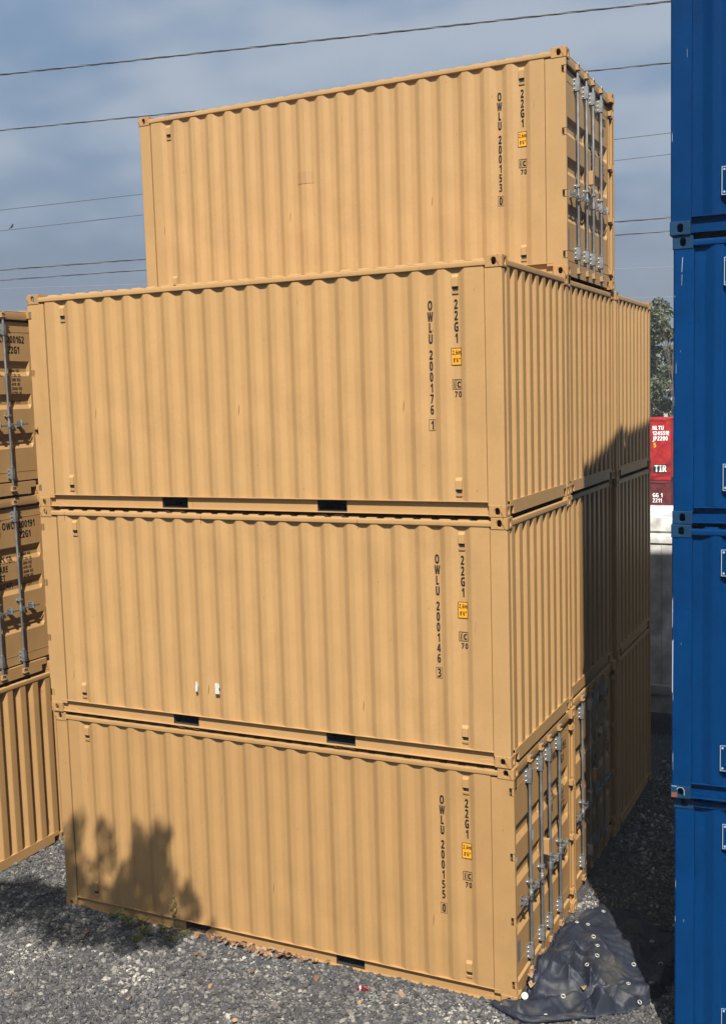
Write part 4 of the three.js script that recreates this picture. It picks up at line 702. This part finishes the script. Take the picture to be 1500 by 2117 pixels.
{
  const red = paint(0xffffff, grimeMap, 0.55); red.color.setRGB(0.46, 0.026, 0.026); const maroon = paint(0xffffff, grimeMap, 0.6); maroon.color.setRGB(0.16, 0.03, 0.034);
  const q = at(1386, 930, 46.5), zz = q.z, xr = q.x;
  const marks = (t, lines, s0) => lines.forEach(([str, h, x, y, mat, name]) => { const g = glyphs(str, h, 0.75, 0.14); g.geo.translate(x + 0.1, y, 0.006); mesh(name, boxUV(g.geo), mat, t); });
  const build = (y, m, label) => {
    const t = thing('shipping_container', [xr, y, zz]); tag(t, label, 'shipping container', 'red containers beyond the trailer');
    const pts = [[-0.2, -0.01], [-1.6, -0.01]]; for (let x = -1.7; x > -L + 0.3; x -= 0.3) pts.push([x, -0.01], [x - 0.05, -0.045], [x - 0.15, -0.045], [x - 0.2, -0.01]); pts.push([-L + 0.15, -0.01]);
    mesh('side_panel', boxUV(sheet(pts, 0.15, H - 0.1, (a, z, yy) => [a, yy, z])), m, t);
    mesh('corner_post', join([rbx(-0.2, 0, 0.12, H - 0.12, -0.16, 0, 0.01)]), m, t); mesh('corner_post', join([rbx(-L, -L + 0.15, 0.12, H - 0.12, -0.16, 0, 0.01)]), m, t);
    mesh('top_side_rail', join([rbx(-L, 0, H - 0.12, H, -0.12, 0.008, 0.01)]), m, t); mesh('bottom_side_rail', join([rbx(-L, 0, 0.02, 0.16, -0.12, 0.008, 0.01), rbx(-L, 0, 0.17, 0.20, -0.12, 0.012, 0.006)]), m, t);
    mesh('roof', join([bx(-L, 0, H - 0.05, H - 0.02, -W, -0.13)]), m, t); mesh('end_panel', join([bx(-0.02, -0.03, 0.12, H - 0.06, -W, -0.17)]), m, t); mesh('end_panel', join([bx(-L + 0.02, -L + 0.03, 0.12, H - 0.06, -W, -0.17)]), m, t); mesh('floor', join([bx(-L, 0, 0.05, 0.1, -W, -0.13)]), M.coating, t);
    return t;
  };
  const wht = plain([0.80, 0.78, 0.76], 0.6), yel = plain([0.75, 0.42, 0.02], 0.6);
  const r2 = build(STEP, red, 'bright red container with white lettering in the gap beyond the trailer'), r1 = build(0, maroon, 'faded maroon container under the bright red one beyond the trailer');
  marks(r2, [['NLTU', 0.17, -0.84, 2.10, wht, 'lettering'], ['124559', 0.17, -0.84, 1.88, wht, 'lettering'], ['2', 0.17, -0.26, 1.88, wht, 'lettering'], ['JP2200', 0.17, -0.84, 1.66, wht, 'lettering'], ['5', 0.19, -0.80, 1.38, yel, 'lettering']]);
  const bp = new THREE.PlaneGeometry(0.56, 0.36); bp.translate(-0.43, 0.50, 0.004); mesh('letter_plate', boxUV(clean(bp)), M.black, r2);
  marks(r2, [['TIR', 0.28, -0.76, 0.36, wht, 'lettering']]); marks(r1, [['GG 1', 0.17, -0.84, 1.90, wht, 'lettering'], ['2211', 0.17, -0.84, 1.68, wht, 'lettering']]);
  // low sheds behind
  const b1 = at(1375, 872, 58), roof = plain([0.16, 0.19, 0.23], 0.6, 0.1, { map: grimeMap }), wall = plain([0.34, 0.33, 0.31], 0.8, 0, { map: grimeMap });
  const s = thing('shed', [b1.x + 1.2, 0, b1.z]); tag(s, 'grey shed with a flat blue grey roof behind the red container', 'shed');
  mesh('wall', join([bx(-4, 6, 0, b1.y - 0.15, -5, 0)]), wall, s); mesh('roof', join([bx(-4.3, 6.3, b1.y - 0.149, b1.y + 0.12, -5.3, 0.3), bx(-1.2, 1.5, b1.y + 0.121, b1.y + 0.45, -3, -0.6)]), roof, s);
  const b2 = at(1365, 700, 120), w2 = plain([0.62, 0.60, 0.57], 0.8, 0, { map: grimeMap }), g = thing('house', [b2.x, 0, b2.z]); tag(g, 'pale house with an orange tiled roof glimpsed through the trees', 'house');
  mesh('wall', join([bx(-3, 7, 0, b2.y * 0.60, -8, 0), bx(1.6, 4.2, b2.y * 0.72, b2.y * 1.02, -5, -2)]), w2, g);
  const rs = new THREE.Shape(); rs.moveTo(-3.6, b2.y * 0.60 + 0.001); rs.lineTo(7.6, b2.y * 0.60 + 0.001); rs.lineTo(6.6, b2.y * 0.70); rs.lineTo(-2.6, b2.y * 0.70); rs.closePath(); const rg = new THREE.ExtrudeGeometry(rs, { depth: 8.6, bevelEnabled: false }); rg.translate(0, 0, -8.3); mesh('roof', join([rg]), plain([0.38, 0.16, 0.08], 0.85, 0, { map: grimeMap }), g);
  for (const x of [-1.6, 0.6, 2.8, 5.0]) { const wn = mesh('window', join([bx(x - 0.55, x + 0.55, b2.y * 0.42, b2.y * 0.53, 0.002, 0.08)]), w2, g); mesh('pane', join([bx(x - 0.45, x + 0.45, b2.y * 0.43, b2.y * 0.52, 0.081, 0.09)]), plain([0.05, 0.06, 0.07], 0.15), wn); }
}

// ---------------------------------------------------------------- overhead lines
{
  const dark = plain([0.035, 0.035, 0.038], 0.6), pale = plain([0.13, 0.13, 0.13], 0.7), thin = plain([0.06, 0.06, 0.065], 0.6), light = plain([0.20, 0.21, 0.22], 0.6);
  const strand = (A, B, r, off, pitch, phase, sag, n) => { const pts = [], d = B.clone().sub(A), len = d.length(), s = new THREE.Vector3(0, 1, 0), q = d.clone().normalize().cross(s).normalize(), u = q.clone().cross(d.clone().normalize()); for (let i = 0; i <= n; i++) { const t = i / n, p = A.clone().addScaledVector(d, t); p.y -= sag * 4 * t * (1 - t); const a = phase + t * len / pitch * 6.283; p.addScaledVector(u, Math.cos(a) * off).addScaledVector(q, Math.sin(a) * off); pts.push(p); } return new THREE.TubeGeometry(new THREE.CatmullRomCurve3(pts), n, r, 5); };
  const line = (u0, v0, u1, v1, d0, d1, kind, label, r = 0.012) => {
    let A = at(u0, v0, d0), B = at(u1, v1, d1); const d = B.clone().sub(A); A = A.addScaledVector(d, -0.55); B = B.addScaledVector(d, 0.55);
    const sag = 0.0012 * d.length() * 2; A.y += sag * 0; const t = thing('overhead_line', [0, 0, 0]); tag(t, label, 'overhead line', 'overhead lines across the sky');
    if (kind === 'bundle') { for (const k of [0, 1, 2]) mesh('strand', strand(A, B, r, r * 1.25, 1.9, k * 2.094, sag, 520), k === 2 ? pale : dark, t); }  // pale strand puts the highlight of the twist into its colour
    else mesh('strand', strand(A, B, r, 0, 1, 0, sag, 40), kind === 'light' ? light : thin, t);
  };
  line(0, 152, 1383, 0, 40, 34, 'bundle', 'topmost twisted overhead cable crossing above the stack', 0.0135);
  line(0, 267, 1383, 127, 42, 36, 'bundle', 'twisted overhead cable meeting the topmost container near its upper corner', 0.0115);
  line(0, 432, 1383, 272, 44, 38, 'thin', 'thin overhead wire just above the wire with the bird', 0.012);
  line(0, 475, 1383, 316, 44, 38, 'thin', 'thin overhead wire with a small bird on it', 0.011);
  line(0, 556, 1383, 447, 46, 40, 'bundle', 'twisted overhead cable low in the sky, upper of the close pair', 0.013);
  line(0, 577, 1383, 475, 46, 40, 'bundle', 'twisted overhead cable low in the sky, lower of the close pair', 0.011);
  line(0, 594, 1383, 549, 52, 46, 'light', 'pale thin wire lowest but one in the sky', 0.009);
  line(0, 640, 1383, 611, 56, 50, 'light', 'pale thin wire lowest in the sky', 0.008);
  const bp = at(25, 471, 43.9), prof = [[0, -0.075], [0.02, -0.06], [0.036, -0.02], [0.038, 0.015], [0.028, 0.045], [0.022, 0.06], [0.026, 0.078], [0.018, 0.095], [0, 0.10]].map((p) => new THREE.Vector2(...p));
  const body = new THREE.LatheGeometry(prof, 12); body.rotateZ(-0.7); const tail = new THREE.BoxGeometry(0.10, 0.012, 0.03); tail.rotateZ(0.5); tail.translate(-0.10, -0.065, 0); const beak = new THREE.ConeGeometry(0.01, 0.035, 6); beak.rotateZ(-1.57); beak.translate(0.085, 0.065, 0);
  const b = thing('bird', [bp.x, bp.y + 0.06, bp.z]); tag(b, 'small dark bird perched on a thin wire at the left edge', 'bird'); mesh('bird_body', join([body, tail, beak]), plain([0.03, 0.028, 0.027], 0.8), b);
}

renderer.render(scene, camera);
